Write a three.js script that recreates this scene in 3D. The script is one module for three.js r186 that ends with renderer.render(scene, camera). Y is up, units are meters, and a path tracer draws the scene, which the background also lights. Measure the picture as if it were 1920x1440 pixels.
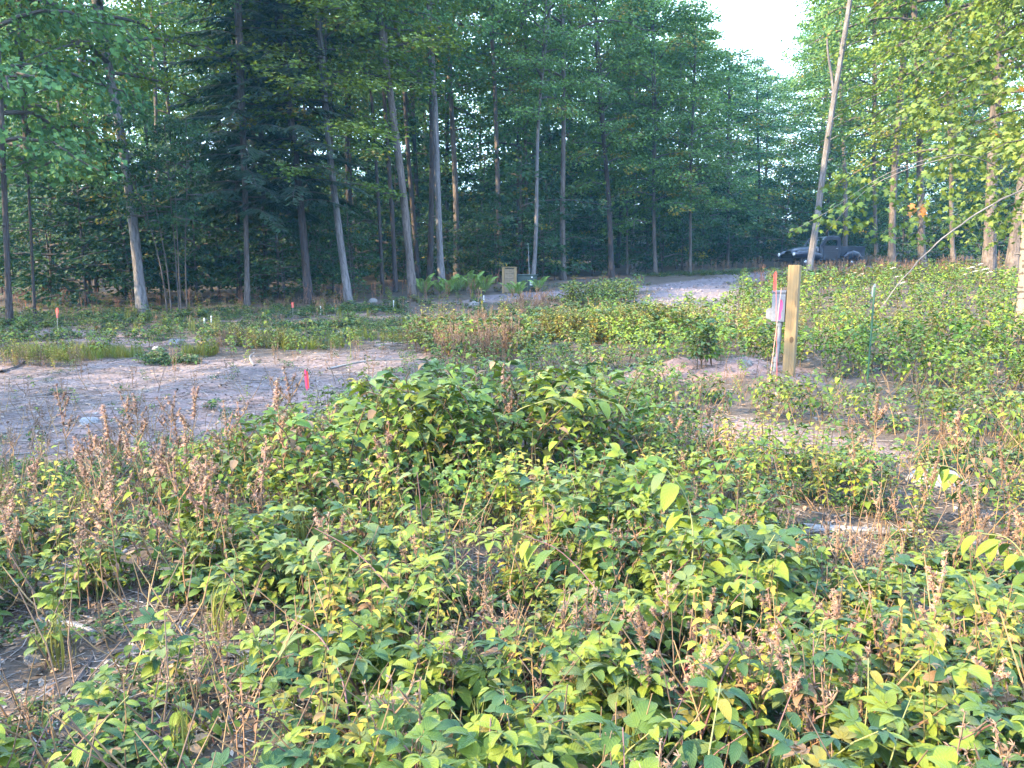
import * as THREE from 'three';
import { mergeGeometries } from 'three/addons/utils/BufferGeometryUtils.js';
import { RoundedBoxGeometry } from 'three/addons/geometries/RoundedBoxGeometry.js';

// ---------------------------------------------------------------- camera, sky, sun, exposure
const scene = new THREE.Scene();
const CAM = new THREE.Vector3(0, 1.6, 0), PITCH = THREE.MathUtils.degToRad(8), FOV = 53;
const camera = new THREE.PerspectiveCamera(FOV, 4 / 3, 0.05, 3000);
camera.position.copy(CAM);
camera.lookAt(0, 1.6 - Math.sin(PITCH), -Math.cos(PITCH));
camera.focus = 11;
const renderer = new THREE.WebGLRenderer({ antialias: true });
renderer.toneMapping = THREE.LinearToneMapping;
renderer.toneMappingExposure = 8.5;
renderer.shadowMap.enabled = true;
renderer.shadowMap.type = THREE.PCFSoftShadowMap;

const SUN = new THREE.Vector3(-0.80, 0.50, 0.36).normalize();
const SKY_W = 512, SKY_H = 256, skyData = new Float32Array(SKY_W * SKY_H * 4);
for (let j = 0; j < SKY_H; j++) for (let i = 0; i < SKY_W; i++) {
  const up = ((j + 0.5) / SKY_H - 0.5) * Math.PI, round = ((i + 0.5) / SKY_W - 0.5) * 2 * Math.PI;
  const y = Math.sin(up), x = Math.cos(round) * Math.cos(up), z = Math.sin(round) * Math.cos(up);
  const c = x * SUN.x + y * SUN.y + z * SUN.z, h = Math.pow(1 - Math.max(0, y), 3);
  const glow = 0.5 * Math.pow(Math.max(0, c), 6), o = (j * SKY_W + i) * 4;
  skyData[o] = 0.33 + 0.26 * h + glow * 1.05; skyData[o + 1] = 0.49 + 0.27 * h + glow * 0.98; skyData[o + 2] = 0.80 + 0.17 * h + glow * 0.85; skyData[o + 3] = 1;
}
const skyTex = new THREE.DataTexture(skyData, SKY_W, SKY_H, THREE.RGBAFormat, THREE.FloatType);
skyTex.mapping = THREE.EquirectangularReflectionMapping;
skyTex.magFilter = THREE.LinearFilter;
skyTex.needsUpdate = true;
scene.background = skyTex; scene.environment = skyTex;

const sun = new THREE.DirectionalLight(0xffe0ae, 2.9);
sun.position.copy(SUN).multiplyScalar(80).add(new THREE.Vector3(0, 0, -18));
sun.target.position.set(0, 0, -18);
sun.castShadow = true; sun.shadow.radius = 1; sun.shadow.mapSize.set(4096, 4096);
Object.assign(sun.shadow.camera, { left: -60, right: 60, top: 60, bottom: -60, near: 1, far: 200 });
scene.add(sun, sun.target);
scene.fog = new THREE.FogExp2(new THREE.Color().setRGB(0.20, 0.60, 1.0), 0.0006);

// ---------------------------------------------------------------- helpers
function rng(seed) { let s = seed >>> 0; return () => { s = (s + 0x6d2b79f5) | 0; let t = Math.imul(s ^ (s >>> 15), 1 | s); t = (t + Math.imul(t ^ (t >>> 7), 61 | t)) ^ t; return ((t ^ (t >>> 14)) >>> 0) / 4294967296; }; }
const V = (x, y, z) => new THREE.Vector3(x, y, z);
const lerp = (a, b, t) => a + (b - a) * t, clamp = (x, a = 0, b = 1) => Math.min(b, Math.max(a, x));
const smooth = (a, b, x) => { const t = clamp((x - a) / (b - a)); return t * t * (3 - 2 * t); };
const RGB = (r, g, b) => new THREE.Color().setRGB(r, g, b);
const F = 720 / Math.tan(THREE.MathUtils.degToRad(FOV / 2)), CP = Math.cos(PITCH), SP = Math.sin(PITCH);
// a point of the place at horizontal distance d from the eye, seen at photograph pixel (px, py)
function at(px, py, d) {
  const cx = (px - 960) / F, cy = -(py - 720) / F, k = d / (CP + cy * SP);
  return V(cx * k, CAM.y + (cy * CP - SP) * k, -d);
}
function hash(ix, iz) { let h = Math.imul(ix, 374761393) + Math.imul(iz, 668265263) | 0; h = Math.imul(h ^ (h >>> 13), 1274126177); return ((h ^ (h >>> 16)) >>> 0) / 4294967296; }
function noise(x, z) { const ix = Math.floor(x), iz = Math.floor(z), fx = x - ix, fz = z - iz, u = fx * fx * (3 - 2 * fx), v = fz * fz * (3 - 2 * fz); return lerp(lerp(hash(ix, iz), hash(ix + 1, iz), u), lerp(hash(ix, iz + 1), hash(ix + 1, iz + 1), u), v); }
const fbm = (x, z) => 0.55 * noise(x, z) + 0.28 * noise(x * 2.1 + 7, z * 2.1 + 3) + 0.17 * noise(x * 4.3 + 1, z * 4.3 + 9);

// terrain: heights known at these places (x, z, height), blended
const KNOWN = [
  [0, 0, 0], [-3, -3, 0], [3, -3, 0], [-6, -6, 0], [0, -6, 0], [6, -6, 0.08], [0, 8, 0], [-15, 0, 0], [15, 0, 0.6], [-4.5, -9, 0], [0, -9, 0.06], [-9, -12, 0], [-2, -13, 0.08],
  [3.6, -10, 0.28], [5.8, -10, 0.2], [7, -12, 0.32], [8.7, -15, 0.62], [11.6, -20, 1.15], [14.5, -24, 1.62], [18, -46, 2.18], [6.6, -28, 1.32], [3.9, -20, 0.78], [11, -36, 1.6], [2.6, -27, 1.15],
  [1.8, -15, 0.38], [4.5, -14.5, 0.5], [-2.6, -27, 0.95], [-2.9, -32, 1.4], [2.4, -36, 1.7], [-5.1, -24, 0.72], [-11.5, -24, 0.45], [-13, -20, 0.28], [-6.4, -20, 0.3], [-7.8, -17, 0.14], [-3, -17, 0.15],
  [-20, -32, 0.9], [0, -60, 2.6], [-40, -60, 2.2], [40, -60, 3.4], [0, -110, 8.5], [-60, -100, 7], [60, -100, 9], [-120, -60, 5], [120, -60, 7], [0, 60, 0], [90, 0, 3], [-90, 0, 0.5], [25, -30, 2.5], [30, -15, 2],
];
function ground(x, z) {
  let s = 1e-9, h = 0;
  const sg = 1.6 + 0.13 * Math.hypot(x, z), inv = 1 / (2 * sg * sg);
  for (const k of KNOWN) { const q = ((x - k[0]) ** 2 + (z - k[1]) ** 2) * inv, w = q < 12 ? Math.exp(-q) : 6e-6 / (1 + (q - 12) * 0.3); s += w; h += w * k[2]; }
  const far = Math.hypot(x, z);
  return h / s + (noise(x * 0.9, z * 0.9) - 0.5) * 0.12 + (noise(x * 3.1, z * 3.1) - 0.5) * 0.045 * clamp(1.4 - far / 40) + (0.10 + 0.26 * fbm(x * 2.2, z * 2.2)) * Math.exp(-((x - 2.75) ** 2 / 1.0 + (z + 10.5) ** 2 / 0.35)) + 0.07 * (noise(x * 7.1, z * 7.1) - 0.5) * Math.exp(-((x - 2.75) ** 2 / 2 + (z + 10.4) ** 2 / 0.8)) + 0.05 * (noise(x * 5.3, z * 5.3) - 0.5) * Math.exp(-((x + 5) ** 2 / 30 + (z + 11) ** 2 / 18));
}
const ell = (x, z, cx, cz, rx, rz) => { const q = Math.hypot((x - cx) / rx, (z - cz) / rz); return 1 - smooth(0.7, 1.15, q); };
function segd(x, z, ax, az, bx, bz) { const dx = bx - ax, dz = bz - az, t = clamp(((x - ax) * dx + (z - az) * dz) / (dx * dx + dz * dz)); return Math.hypot(x - ax - dx * t, z - az - dz * t); }
function gravel(x, z) {
  const d = Math.min(segd(x, z, 0.2, -25.6, 6.4, -28.6), segd(x, z, 6.4, -28.6, 12, -37), segd(x, z, 12, -37, 24, -49) - 0.5, segd(x, z, 4.3, -20, 6.6, -27.5));
  return 1 - smooth(0.9, 1.7, d + (noise(x * 1.3, z * 1.3) - 0.5) * 1.2);
}
function bare(x, z) {
  const w = (fbm(x * 0.9, z * 0.9) - 0.5) * 0.9, X = x + w, Z = z + w;
  return Math.max(ell(X, Z, -5.6, -11.3, 4.2, 3.0), ell(X, Z, -5.2, -8.0, 2.6, 1.9), ell(X, Z, -2.6, -10, 1.6, 1.6), ell(X, Z, -10.5, -11.4, 4, 3), ell(X, Z, -2.7, -13.2, 1.7, 1.2), ell(X, Z, -5.4, -20, 2.8, 0.75), ell(X, Z, -8.3, -16.6, 2.4, 0.5), ell(X, Z, -3.6, -18.2, 1.8, 0.45), ell(X, Z, -9.6, -21.4, 2.4, 0.5), ell(X, Z, -2.6, -21.6, 1.6, 0.5), ell(X, Z, -0.6, -18.6, 0.8, 0.5), ell(X, Z, -1.8, -16.2, 1.3, 0.6), ell(X, Z, -10, -18.3, 2, 0.5),
    ell(X, Z, 2.75, -10.3, 1.5, 0.75), ell(X, Z, 2.5, -7.0, 0.8, 0.5), ell(X, Z, -1.2, -24.2, 1.2, 0.5), gravel(x, z));
}
const littered = (x, z) => { const w = (fbm(x * 1.4, z * 1.4) - 0.5) * 0.7, X = x + w, Z = z + w; return Math.max(0.85 * ell(X, Z, 2.4, -4.75, 0.95, 0.5), ell(X, Z, -1.55, -3.1, 0.85, 0.5), ell(X, Z, -2.0, -2.5, 0.7, 0.4), ell(X, Z, -0.2, -4.2, 0.26, 0.5), ell(X, Z, -1.9, -4.4, 0.5, 0.3)); };
const inPic = (x, z, m = 0.05) => -z > 0.8 && Math.abs(x) < -z * (0.665 + m) + 0.3;

// growable mesh builder: positions, uv, colours
class MB {
  constructor(n = 4096) { this.p = new Float32Array(n * 3); this.u = new Float32Array(n * 2); this.c = new Float32Array(n * 3); this.n = 0; this.i = []; this.col = [1, 1, 1]; }
  v(x, y, z, u = 0, w = 0) {
    if (this.n * 3 + 3 > this.p.length) { for (const k of ['p', 'u', 'c']) { const a = new Float32Array(this[k].length * 2); a.set(this[k]); this[k] = a; } }
    const n = this.n; this.p[n * 3] = x; this.p[n * 3 + 1] = y; this.p[n * 3 + 2] = z; this.u[n * 2] = u; this.u[n * 2 + 1] = w; this.c[n * 3] = this.col[0]; this.c[n * 3 + 1] = this.col[1]; this.c[n * 3 + 2] = this.col[2];
    return this.n++;
  }
  t(a, b, c) { this.i.push(a, b, c); }
  tube(pts, rad, sides = 6, vs = 1) {
    const T = V(), A = V(), B = V(), up = V(); let prev = -1, len = 0, A0 = null;
    for (let k = 0; k < pts.length; k++) {
      T.subVectors(pts[Math.min(k + 1, pts.length - 1)], pts[Math.max(k - 1, 0)]).normalize();
      if (!A0) { up.set(Math.abs(T.y) > 0.9 ? 1 : 0, Math.abs(T.y) > 0.9 ? 0 : 1, 0); A.crossVectors(up, T).normalize(); } else A.copy(A0).addScaledVector(T, -A0.dot(T)).normalize();
      A0 = A.clone(); B.crossVectors(T, A);
      if (k) len += pts[k].distanceTo(pts[k - 1]);
      const r = Array.isArray(rad) ? rad[k] : rad, first = this.n;
      for (let s = 0; s <= sides; s++) { const a = s / sides * 2 * Math.PI, ca = Math.cos(a) * r, sa = Math.sin(a) * r; this.v(pts[k].x + A.x * ca + B.x * sa, pts[k].y + A.y * ca + B.y * sa, pts[k].z + A.z * ca + B.z * sa, s / sides, len * vs); }
      if (k) for (let s = 0; s < sides; s++) { const a = prev + s, b = first + s; this.t(a, a + 1, b); this.t(b, a + 1, b + 1); }
      prev = first;
    }
    const c = this.v(pts.at(-1).x, pts.at(-1).y, pts.at(-1).z, 0.5, len * vs);
    for (let s = 0; s < sides; s++) this.t(prev + s, prev + s + 1, c);
  }
  // a small tree leaf, folded along its middle: base p, direction d, face normal n
  leaf(p, d, n, len, wid, fold = 0.25) {
    const sx = d.y * n.z - d.z * n.y, sy = d.z * n.x - d.x * n.z, sz = d.x * n.y - d.y * n.x, m = 0.45 * len, w = wid / 2, f = fold * w;
    const a = this.v(p.x, p.y, p.z), b = this.v(p.x + d.x * m + sx * w + n.x * f, p.y + d.y * m + sy * w + n.y * f, p.z + d.z * m + sz * w + n.z * f);
    const c = this.v(p.x + d.x * len, p.y + d.y * len, p.z + d.z * len), e = this.v(p.x + d.x * m - sx * w + n.x * f, p.y + d.y * m - sy * w + n.y * f, p.z + d.z * m - sz * w + n.z * f);
    this.t(a, b, c); this.t(a, c, e);
  }
  geo(normals = false) {
    const g = new THREE.BufferGeometry();
    g.setAttribute('position', new THREE.BufferAttribute(this.p.slice(0, this.n * 3), 3));
    g.setAttribute('uv', new THREE.BufferAttribute(this.u.slice(0, this.n * 2), 2));
    g.setAttribute('color', new THREE.BufferAttribute(this.c.slice(0, this.n * 3), 3));
    g.setIndex(this.i);
    if (normals) g.computeVertexNormals();
    return g;
  }
}
const used = {};
function numbered(name) { const k = used[name] = (used[name] ?? -1) + 1; return k ? name + '_' + String(k).padStart(3, '0') : name; }
function shadow(o) { o.traverse((m) => { if (m.isMesh) { m.castShadow = true; m.receiveShadow = true; } }); return o; }
function tag(o, label, category, group, kind) { if (label) o.userData.label = label; if (category) o.userData.category = category; if (group) o.userData.group = group; if (kind) o.userData.kind = kind; return o; }
function thing(name, label, category, pos = [0, 0, 0], group) {
  const o = new THREE.Group(); o.name = numbered(name); scene.add(o); o.position.set(...(pos.isVector3 ? pos.toArray() : pos));
  return tag(o, label, category, group);
}
function part(name, geo, mat, parent, pos, rot) {
  const m = new THREE.Mesh(geo, mat); m.name = parent === scene ? numbered(name) : name; m.castShadow = m.receiveShadow = true;
  if (pos) m.position.set(...pos); if (rot) m.rotation.set(...rot);
  parent.add(m); return m;
}
const partNo = new WeakMap();
function kid(name, geo, mat, parent, pos, rot) { const c = partNo.get(parent) ?? {}; partNo.set(parent, c); const k = c[name] = (c[name] ?? -1) + 1; return part(k ? name + '_' + String(k).padStart(3, '0') : name, geo, mat, parent, pos, rot); }
function scatter(name, label, geo, mat, mats, cols, kind = 'stuff') {
  if (!mats.length) return null;
  const m = new THREE.InstancedMesh(geo, mat, mats.length); m.name = numbered(name); m.castShadow = m.receiveShadow = true;
  mats.forEach((x, k) => m.setMatrixAt(k, x));
  if (cols) cols.forEach((c, k) => m.setColorAt(k, c));
  scene.add(m); return tag(m, label, null, null, kind);
}
const M4 = new THREE.Matrix4(), Q = new THREE.Quaternion(), E = new THREE.Euler();
const mat4 = (x, y, z, rx, ry, rz, s, sy = s) => new THREE.Matrix4().compose(V(x, y, z), new THREE.Quaternion().setFromEuler(new THREE.Euler(rx, ry, rz, 'YXZ')), V(s, sy, s));

// ---------------------------------------------------------------- textures and materials
function dataTex(n, fn, srgb = false) {
  const d = new Uint8Array(n * n * 4);
  for (let y = 0; y < n; y++) for (let x = 0; x < n; x++) { const c = fn(x / n, y / n), o = (y * n + x) * 4; d[o] = clamp(c[0]) * 255; d[o + 1] = clamp(c[1]) * 255; d[o + 2] = clamp(c[2]) * 255; d[o + 3] = 255; }
  const t = new THREE.DataTexture(d, n, n, THREE.RGBAFormat); t.wrapS = t.wrapT = THREE.RepeatWrapping; t.magFilter = THREE.LinearFilter; t.minFilter = THREE.LinearMipmapLinearFilter; t.generateMipmaps = true;
  if (srgb) t.colorSpace = THREE.SRGBColorSpace; t.needsUpdate = true; return t;
}
// noise that tiles with period p
function tn(x, y, p, q = p) { const ix = Math.floor(x), iy = Math.floor(y), fx = x - ix, fy = y - iy, u = fx * fx * (3 - 2 * fx), v = fy * fy * (3 - 2 * fy), m = (a, b) => ((a % b) + b) % b; const h = (a, b) => hash(m(a, p) + 91, m(b, q) + 17); return lerp(lerp(h(ix, iy), h(ix + 1, iy), u), lerp(h(ix, iy + 1), h(ix + 1, iy + 1), u), v); }
const barkH = (u, v) => { const w = tn(u * 6, v * 10, 6, 10); return 0.5 * tn(u * 22 + w * 2, v * 5 + w, 22, 5) + 0.3 * tn(u * 44, v * 14, 44, 14) + 0.2 * tn(u * 60, v * 60, 60, 60); };
const barkBump = dataTex(256, (u, v) => { const h = barkH(u, v); return [h, h, h]; });
const barkMap = dataTex(256, (u, v) => { const h = barkH(u, v), p = smooth(0.52, 0.7, tn(u * 5, v * 7, 5, 7)) * 0.35, k = 0.45 + 0.55 * smooth(0.25, 0.65, h); return [k * (0.85 + p), k * (0.85 + p * 1.05), k * (0.84 + p)]; });
const birchMap = dataTex(256, (u, v) => { const l = smooth(0.66, 0.74, tn(u * 7, v * 46, 7, 46)), b = smooth(0.7, 0.8, tn(u * 4, v * 7, 4, 7)), k = 1 - 0.7 * Math.max(l, b); return [k, k * 0.98, k * 0.94]; });
const soilH = (u, v) => 0.4 * tn(u * 12, v * 12, 12) + 0.3 * tn(u * 34, v * 34, 34) + 0.3 * tn(u * 90, v * 90, 90);
const soilBump = dataTex(512, (u, v) => { const h = soilH(u, v); return [h, h, h]; });
const soilMap = dataTex(512, (u, v) => { const h = soilH(u, v), k = 0.55 + 0.75 * (h - 0.2), f = tn(u * 150, v * 150, 150); const s = f > 0.86 ? 1.35 : f < 0.14 ? 0.6 : 1; return [k * s * 0.78, k * s * 0.76, k * s * 0.74]; });
const veinMap = dataTex(256, (u, v) => { const x = Math.abs(u - 0.5) * 2, mid = 1 - smooth(0.0, 0.05, x), s = ((v * 9 - x * 2.2) % 1 + 1) % 1, side = (1 - smooth(0.0, 0.16, Math.min(s, 1 - s))) * smooth(0.0, 0.1, x), n = tn(u * 20, v * 20, 20); const k = 0.82 + 0.2 * (n - 0.5) + 0.14 * mid + 0.05 * side; return [k, k, k * 0.94]; });
const veinBump = dataTex(256, (u, v) => { const x = Math.abs(u - 0.5) * 2, mid = 1 - smooth(0, 0.07, x), s = ((v * 9 - x * 2.2) % 1 + 1) % 1, h = 0.7 - 0.6 * mid - 0.55 * (1 - smooth(0, 0.25, Math.min(s, 1 - s))); return [h, h, h]; });
const woodH = (u, v) => { const k = Math.hypot((u - 0.55) * 3, (v - 0.47) * 9), w = Math.exp(-k * k * 3) * 1.2; return tn(u * 26 + w * 5 + tn(u * 3, v * 2, 3, 2) * 3, v * 1.6, 26, 2); };
const woodMap = dataTex(512, (u, v) => { const h = woodH(u, v), f = tn(u * 140, v * 4, 140, 4), kn = Math.hypot((u - 0.66) * 2.2, (v - 0.44) * 16), knot = 1 - smooth(0.3, 0.5, kn), ring = 0.75 + 0.25 * Math.sin(kn * 40), st = smooth(0.55, 0.75, tn(u * 3, v * 3, 3)); const ck = 1 - 0.6 * Math.max((1 - smooth(0.003, 0.008, Math.abs(u - 0.32 - 0.012 * Math.sin(v * 9)))) * smooth(0.1, 0.3, v) * (1 - smooth(0.6, 0.75, v)), (1 - smooth(0.002, 0.006, Math.abs(u - 0.8 - 0.01 * Math.sin(v * 7 + 2)))) * smooth(0.5, 0.6, v)); const k = (0.66 + 0.24 * h + 0.14 * f - 0.10 * smooth(0.5, 0.8, tn(u * 4, v * 5, 4, 5))) * ck; return [lerp(k, 0.33 * ring, knot), lerp(k * (1 - 0.03 * st), 0.27 * ring, knot), lerp(k * (1 - 0.08 * st), 0.2 * ring, knot)]; });
const grainBump = dataTex(256, (u, v) => { const h = 0.6 * tn(u * 30, v * 2, 30, 2) + 0.4 * tn(u * 90, v * 6, 90, 6); return [h, h, h]; });
const speck = dataTex(256, (u, v) => { const h = 0.5 * tn(u * 20, v * 20, 20) + 0.5 * tn(u * 70, v * 70, 70), k = 0.7 + 0.45 * (h - 0.3); return [k, k, k]; });
const rep = (t, x, y) => { const c = t.clone(); c.repeat.set(x, y); c.needsUpdate = true; return c; };

const std = (o) => new THREE.MeshStandardMaterial(o), phys = (o) => new THREE.MeshPhysicalMaterial(o);
const DS = THREE.DoubleSide;
const M = {
  soil: std({ map: rep(soilMap, 1, 1), bumpMap: soilBump, bumpScale: 0.03, vertexColors: true, roughness: 1 }),
  treeLeaf: phys({ vertexColors: true, roughness: 0.7, transmission: 0.46, thickness: 0, side: DS, specularIntensity: 0.35 }),
  herb: phys({ vertexColors: true, roughness: 0.62, transmission: 0.34, thickness: 0, side: DS, specularIntensity: 0.7 }),
  bark: std({ color: RGB(0.13, 0.108, 0.10), map: barkMap, bumpMap: barkBump, bumpScale: 0.035, roughness: 0.95 }),
  barkPale: std({ color: RGB(0.165, 0.155, 0.16), map: barkMap, bumpMap: barkBump, bumpScale: 0.02, roughness: 0.9 }),
  barkDark: std({ color: RGB(0.06, 0.048, 0.047), map: barkMap, bumpMap: barkBump, bumpScale: 0.03, roughness: 1 }),
  birch: std({ color: RGB(0.19, 0.17, 0.155), map: birchMap, bumpMap: barkBump, bumpScale: 0.01, roughness: 0.8 }),
  twig: std({ vertexColors: true, roughness: 0.95 }),
  dry: std({ vertexColors: true, roughness: 0.95, side: DS }),
  rock: std({ map: speck, color: RGB(0.20, 0.195, 0.19), bumpMap: soilBump, bumpScale: 0.02, roughness: 0.95 }),
  lumber: std({ map: woodMap, color: RGB(0.235, 0.165, 0.078), bumpMap: grainBump, bumpScale: 0.002, roughness: 0.8 }),
  lumberSide: std({ map: woodMap, color: RGB(0.3,0.22,0.11), bumpMap: grainBump, bumpScale: 0.002, roughness: 0.85 }),
  board: std({ map: woodMap, color: RGB(0.20, 0.155, 0.10), bumpMap: grainBump, bumpScale: 0.002, roughness: 0.9 }),
  steel: std({ color: RGB(0.16, 0.175, 0.205), roughness: 0.5, metalness: 0.1, map: speck }),
  pvc: std({ color: RGB(0.17, 0.19, 0.215), roughness: 0.5, map: speck }),
  orange: phys({ color: RGB(0.85, 0.10, 0.06), roughness: 0.55, transmission: 0.3, thickness: 0, side: DS }),
  pink: phys({ color: RGB(0.9, 0.08, 0.22), roughness: 0.5, transmission: 0.3, thickness: 0, side: DS }),
  stakeOrange: std({ color: RGB(0.75, 0.38, 0.26), roughness: 0.6 }),
  stakeRed: std({ color: RGB(0.75, 0.16, 0.13), roughness: 0.6 }),
  wire: std({ color: RGB(0.3, 0.28, 0.25), roughness: 0.5, metalness: 0.5 }),
  greenSteel: std({ color: RGB(0.012, 0.06, 0.035), roughness: 0.45, metalness: 0.2 }),
  transformer: phys({ color: RGB(0.012, 0.035, 0.03), roughness: 0.5, clearcoat: 0.2 }),
  white: std({ color: RGB(0.5, 0.51, 0.51), roughness: 0.6 }),
  film: phys({ color: RGB(0.34, 0.38, 0.40), roughness: 0.5, transmission: 0.35, thickness: 0, side: DS }),
  paint: phys({ color: RGB(0.006, 0.010, 0.032), roughness: 0.4, clearcoat: 0.55, clearcoatRoughness: 0.1 }),
  primer: std({ color: RGB(0.048, 0.047, 0.062), roughness: 0.55, map: speck }),
  black: std({ color: RGB(0.012, 0.012, 0.013), roughness: 0.7 }),
  rubber: std({ color: RGB(0.02, 0.02, 0.02), roughness: 0.9 }),
  chrome: std({ color: RGB(0.6, 0.6, 0.62), roughness: 0.2, metalness: 0.9 }),
  lens: phys({ color: RGB(0.9, 0.9, 0.88), roughness: 0.12, clearcoat: 1 }),
  glass: phys({ color: RGB(0.75, 0.82, 0.85), roughness: 0.03, transmission: 1, thickness: 0, ior: 1.5, side: DS }),
};

// ---------------------------------------------------------------- the ground, one sheet out to the horizon
{
  const N = 430, b = new MB(N * N + N), U = (k) => { const u = k / (N - 1) * 2 - 1; return 26 * u + 700 * Math.pow(Math.abs(u), 7) * Math.sign(u); };
  for (let j = 0; j < N; j++) for (let i = 0; i < N; i++) {
    const x = U(i), z = U(j) - 13, far = Math.hypot(x, z), y = ground(x, z);
    const bd = far < 60 ? bare(x, z) : 0, gr = far < 60 ? gravel(x, z) : 0, n = fbm(x * 1.7, z * 1.7), red = smooth(0.45, 0.75, noise(x * 0.5 + 5, z * 0.5)) * 0.6 + 1.1 * ell(x, z, 2.6, -10.5, 1.8, 1.0);
    const lit = [0.075 + 0.05 * n, 0.058 + 0.04 * n, 0.045 + 0.03 * n], dirt = [0.135 + 0.11 * n + 0.11 * red, 0.108 + 0.09 * n + 0.05 * red, 0.112 + 0.09 * n + 0.025 * red], grv = [0.175 + 0.07 * n, 0.152 + 0.06 * n, 0.172 + 0.07 * n];
    b.col = [0, 1, 2].map((c) => lerp(lerp(lit[c], dirt[c], bd), grv[c], gr));
    b.v(x, y, z, x / 2.3, z / 2.3);
  }
  for (let j = 0; j < N - 1; j++) for (let i = 0; i < N - 1; i++) { const a = j * N + i; b.t(a, a + N, a + 1); b.t(a + 1, a + N, a + N + 1); }
  const g = part('ground', b.geo(true), M.soil, scene);
  tag(g, 'bare brown earth and leaf litter of the clearing and forest floor', null, null, 'structure');
}
const drop = (px, d, sink = 0) => { const p = at(px, 560, d); return V(p.x, ground(p.x, p.z) - sink, p.z); };

// ---------------------------------------------------------------- crowns shared by the trees (limbs + leaves round an upright axis)
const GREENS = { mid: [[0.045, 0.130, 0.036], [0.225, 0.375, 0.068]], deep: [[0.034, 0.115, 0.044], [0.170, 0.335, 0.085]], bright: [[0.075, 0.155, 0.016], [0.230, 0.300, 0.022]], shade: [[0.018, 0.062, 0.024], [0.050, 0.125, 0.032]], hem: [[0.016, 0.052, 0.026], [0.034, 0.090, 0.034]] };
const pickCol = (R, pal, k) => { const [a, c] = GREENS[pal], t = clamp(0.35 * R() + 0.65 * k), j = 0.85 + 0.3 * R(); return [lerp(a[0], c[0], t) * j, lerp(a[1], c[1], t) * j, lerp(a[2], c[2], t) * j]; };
// one flat spray of leaves round p, spreading along d
function spray(leaf, R, p, d, size, count, len, pal, k, flat = 0.32, droop = 0.25) {
  const L = V(), D = V(), Nn = V();
  const yellow = R() < 0.035;
  for (let q = 0; q < count; q++) {
    const a = R() * 6.283, r = Math.sqrt(R()) * size;
    L.set(p.x + Math.cos(a) * r, p.y + (R() - 0.5) * 2 * flat * size - r * droop * 0.4, p.z + Math.sin(a) * r);
    D.set(Math.cos(a) * 0.7 + d.x * 0.7 + (R() - 0.5) * 0.9, -0.2 - R() * 0.9, Math.sin(a) * 0.7 + d.z * 0.7 + (R() - 0.5) * 0.9).normalize();
    Nn.set((R() - 0.5) * 1.9, 1, (R() - 0.5) * 1.9); Nn.addScaledVector(D, -Nn.dot(D)).normalize();
    leaf.col = yellow ? [0.22 + 0.1 * R(), 0.20 + 0.05 * R(), 0.03] : pickCol(R, pal, k);
    const l = len * (0.7 + 0.6 * R());
    leaf.leaf(L, D, Nn, l, l * 0.86, 0.2 + 0.3 * R());
  }
}
function crownGeo({ seed, H, R0, limbs, sprays, per, size, len, pal, prof, rise = 0.7, start = 0, droop = 0.25, ax = 0.10 }) {
  const R = rng(seed), wood = new MB(8000), leaf = new MB(60000), p = V(), d = V();
  for (let l = 0; l < limbs; l++) {
    const t = (l + R() * 0.8) / limbs, y0 = lerp(start, H * 0.96, t), az = l * 2.39996 + R() * 0.9, reach = R0 * prof(t) * (0.7 + 0.5 * R()), up = rise * (0.4 + 0.9 * t) * (0.7 + 0.6 * R());
    const pts = [], ks = 7;
    for (let k = 0; k < ks; k++) { const s = k / (ks - 1), bend = up * s * (1 - 0.45 * s) - droop * s * s; pts.push(V(Math.cos(az + 0.5 * s * (R() - 0.5)) * reach * s, y0 + reach * bend + (R() - 0.5) * 0.08, Math.sin(az + 0.5 * s * (R() - 0.5)) * reach * s)); }
    const r0 = (0.014 + 0.013 * reach) * (1.1 - 0.6 * t);
    wood.tube(pts, pts.map((_, k) => r0 * (1 - 0.85 * k / (ks - 1)) + 0.004), 5);
    const tone = R();
    for (let q = 0; q < sprays; q++) {
      const s = 0.25 + 0.75 * (q + 0.6 * R()) / sprays, k = Math.min(ks - 2, Math.floor(s * (ks - 1))), f = s * (ks - 1) - k;
      p.lerpVectors(pts[k], pts[k + 1], clamp(f)); d.subVectors(pts[k + 1], pts[k]).setY(0).normalize();
      const side = (q % 2 ? 1 : -1) * (0.25 + 0.75 * R()) * reach * 0.34 * (1.15 - s), ox = -d.z * side, oz = d.x * side, tip = V(p.x + ox, p.y + (R() - 0.4) * 0.25, p.z + oz);
      if (Math.abs(side) > 0.15) wood.tube([p.clone(), tip], [r0 * 0.3 + 0.003, 0.003], 3);
      spray(leaf, R, tip, d, size * (0.7 + 0.6 * R()), Math.round(per * (0.7 + 0.6 * R())), len, pal, clamp(tone * 0.65 + 0.4 * R() - 0.05 + 0.25 * (t - 0.5)), 0.36, droop);
    }
  }
  // leader
  wood.tube([V(0, 0, 0), V(0, H * 0.5, 0), V(0.05, H, 0)], [ax, ax * 0.55, 0.015], 6);
  return { wood: wood.geo(true), leaf: leaf.geo() };
}
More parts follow.
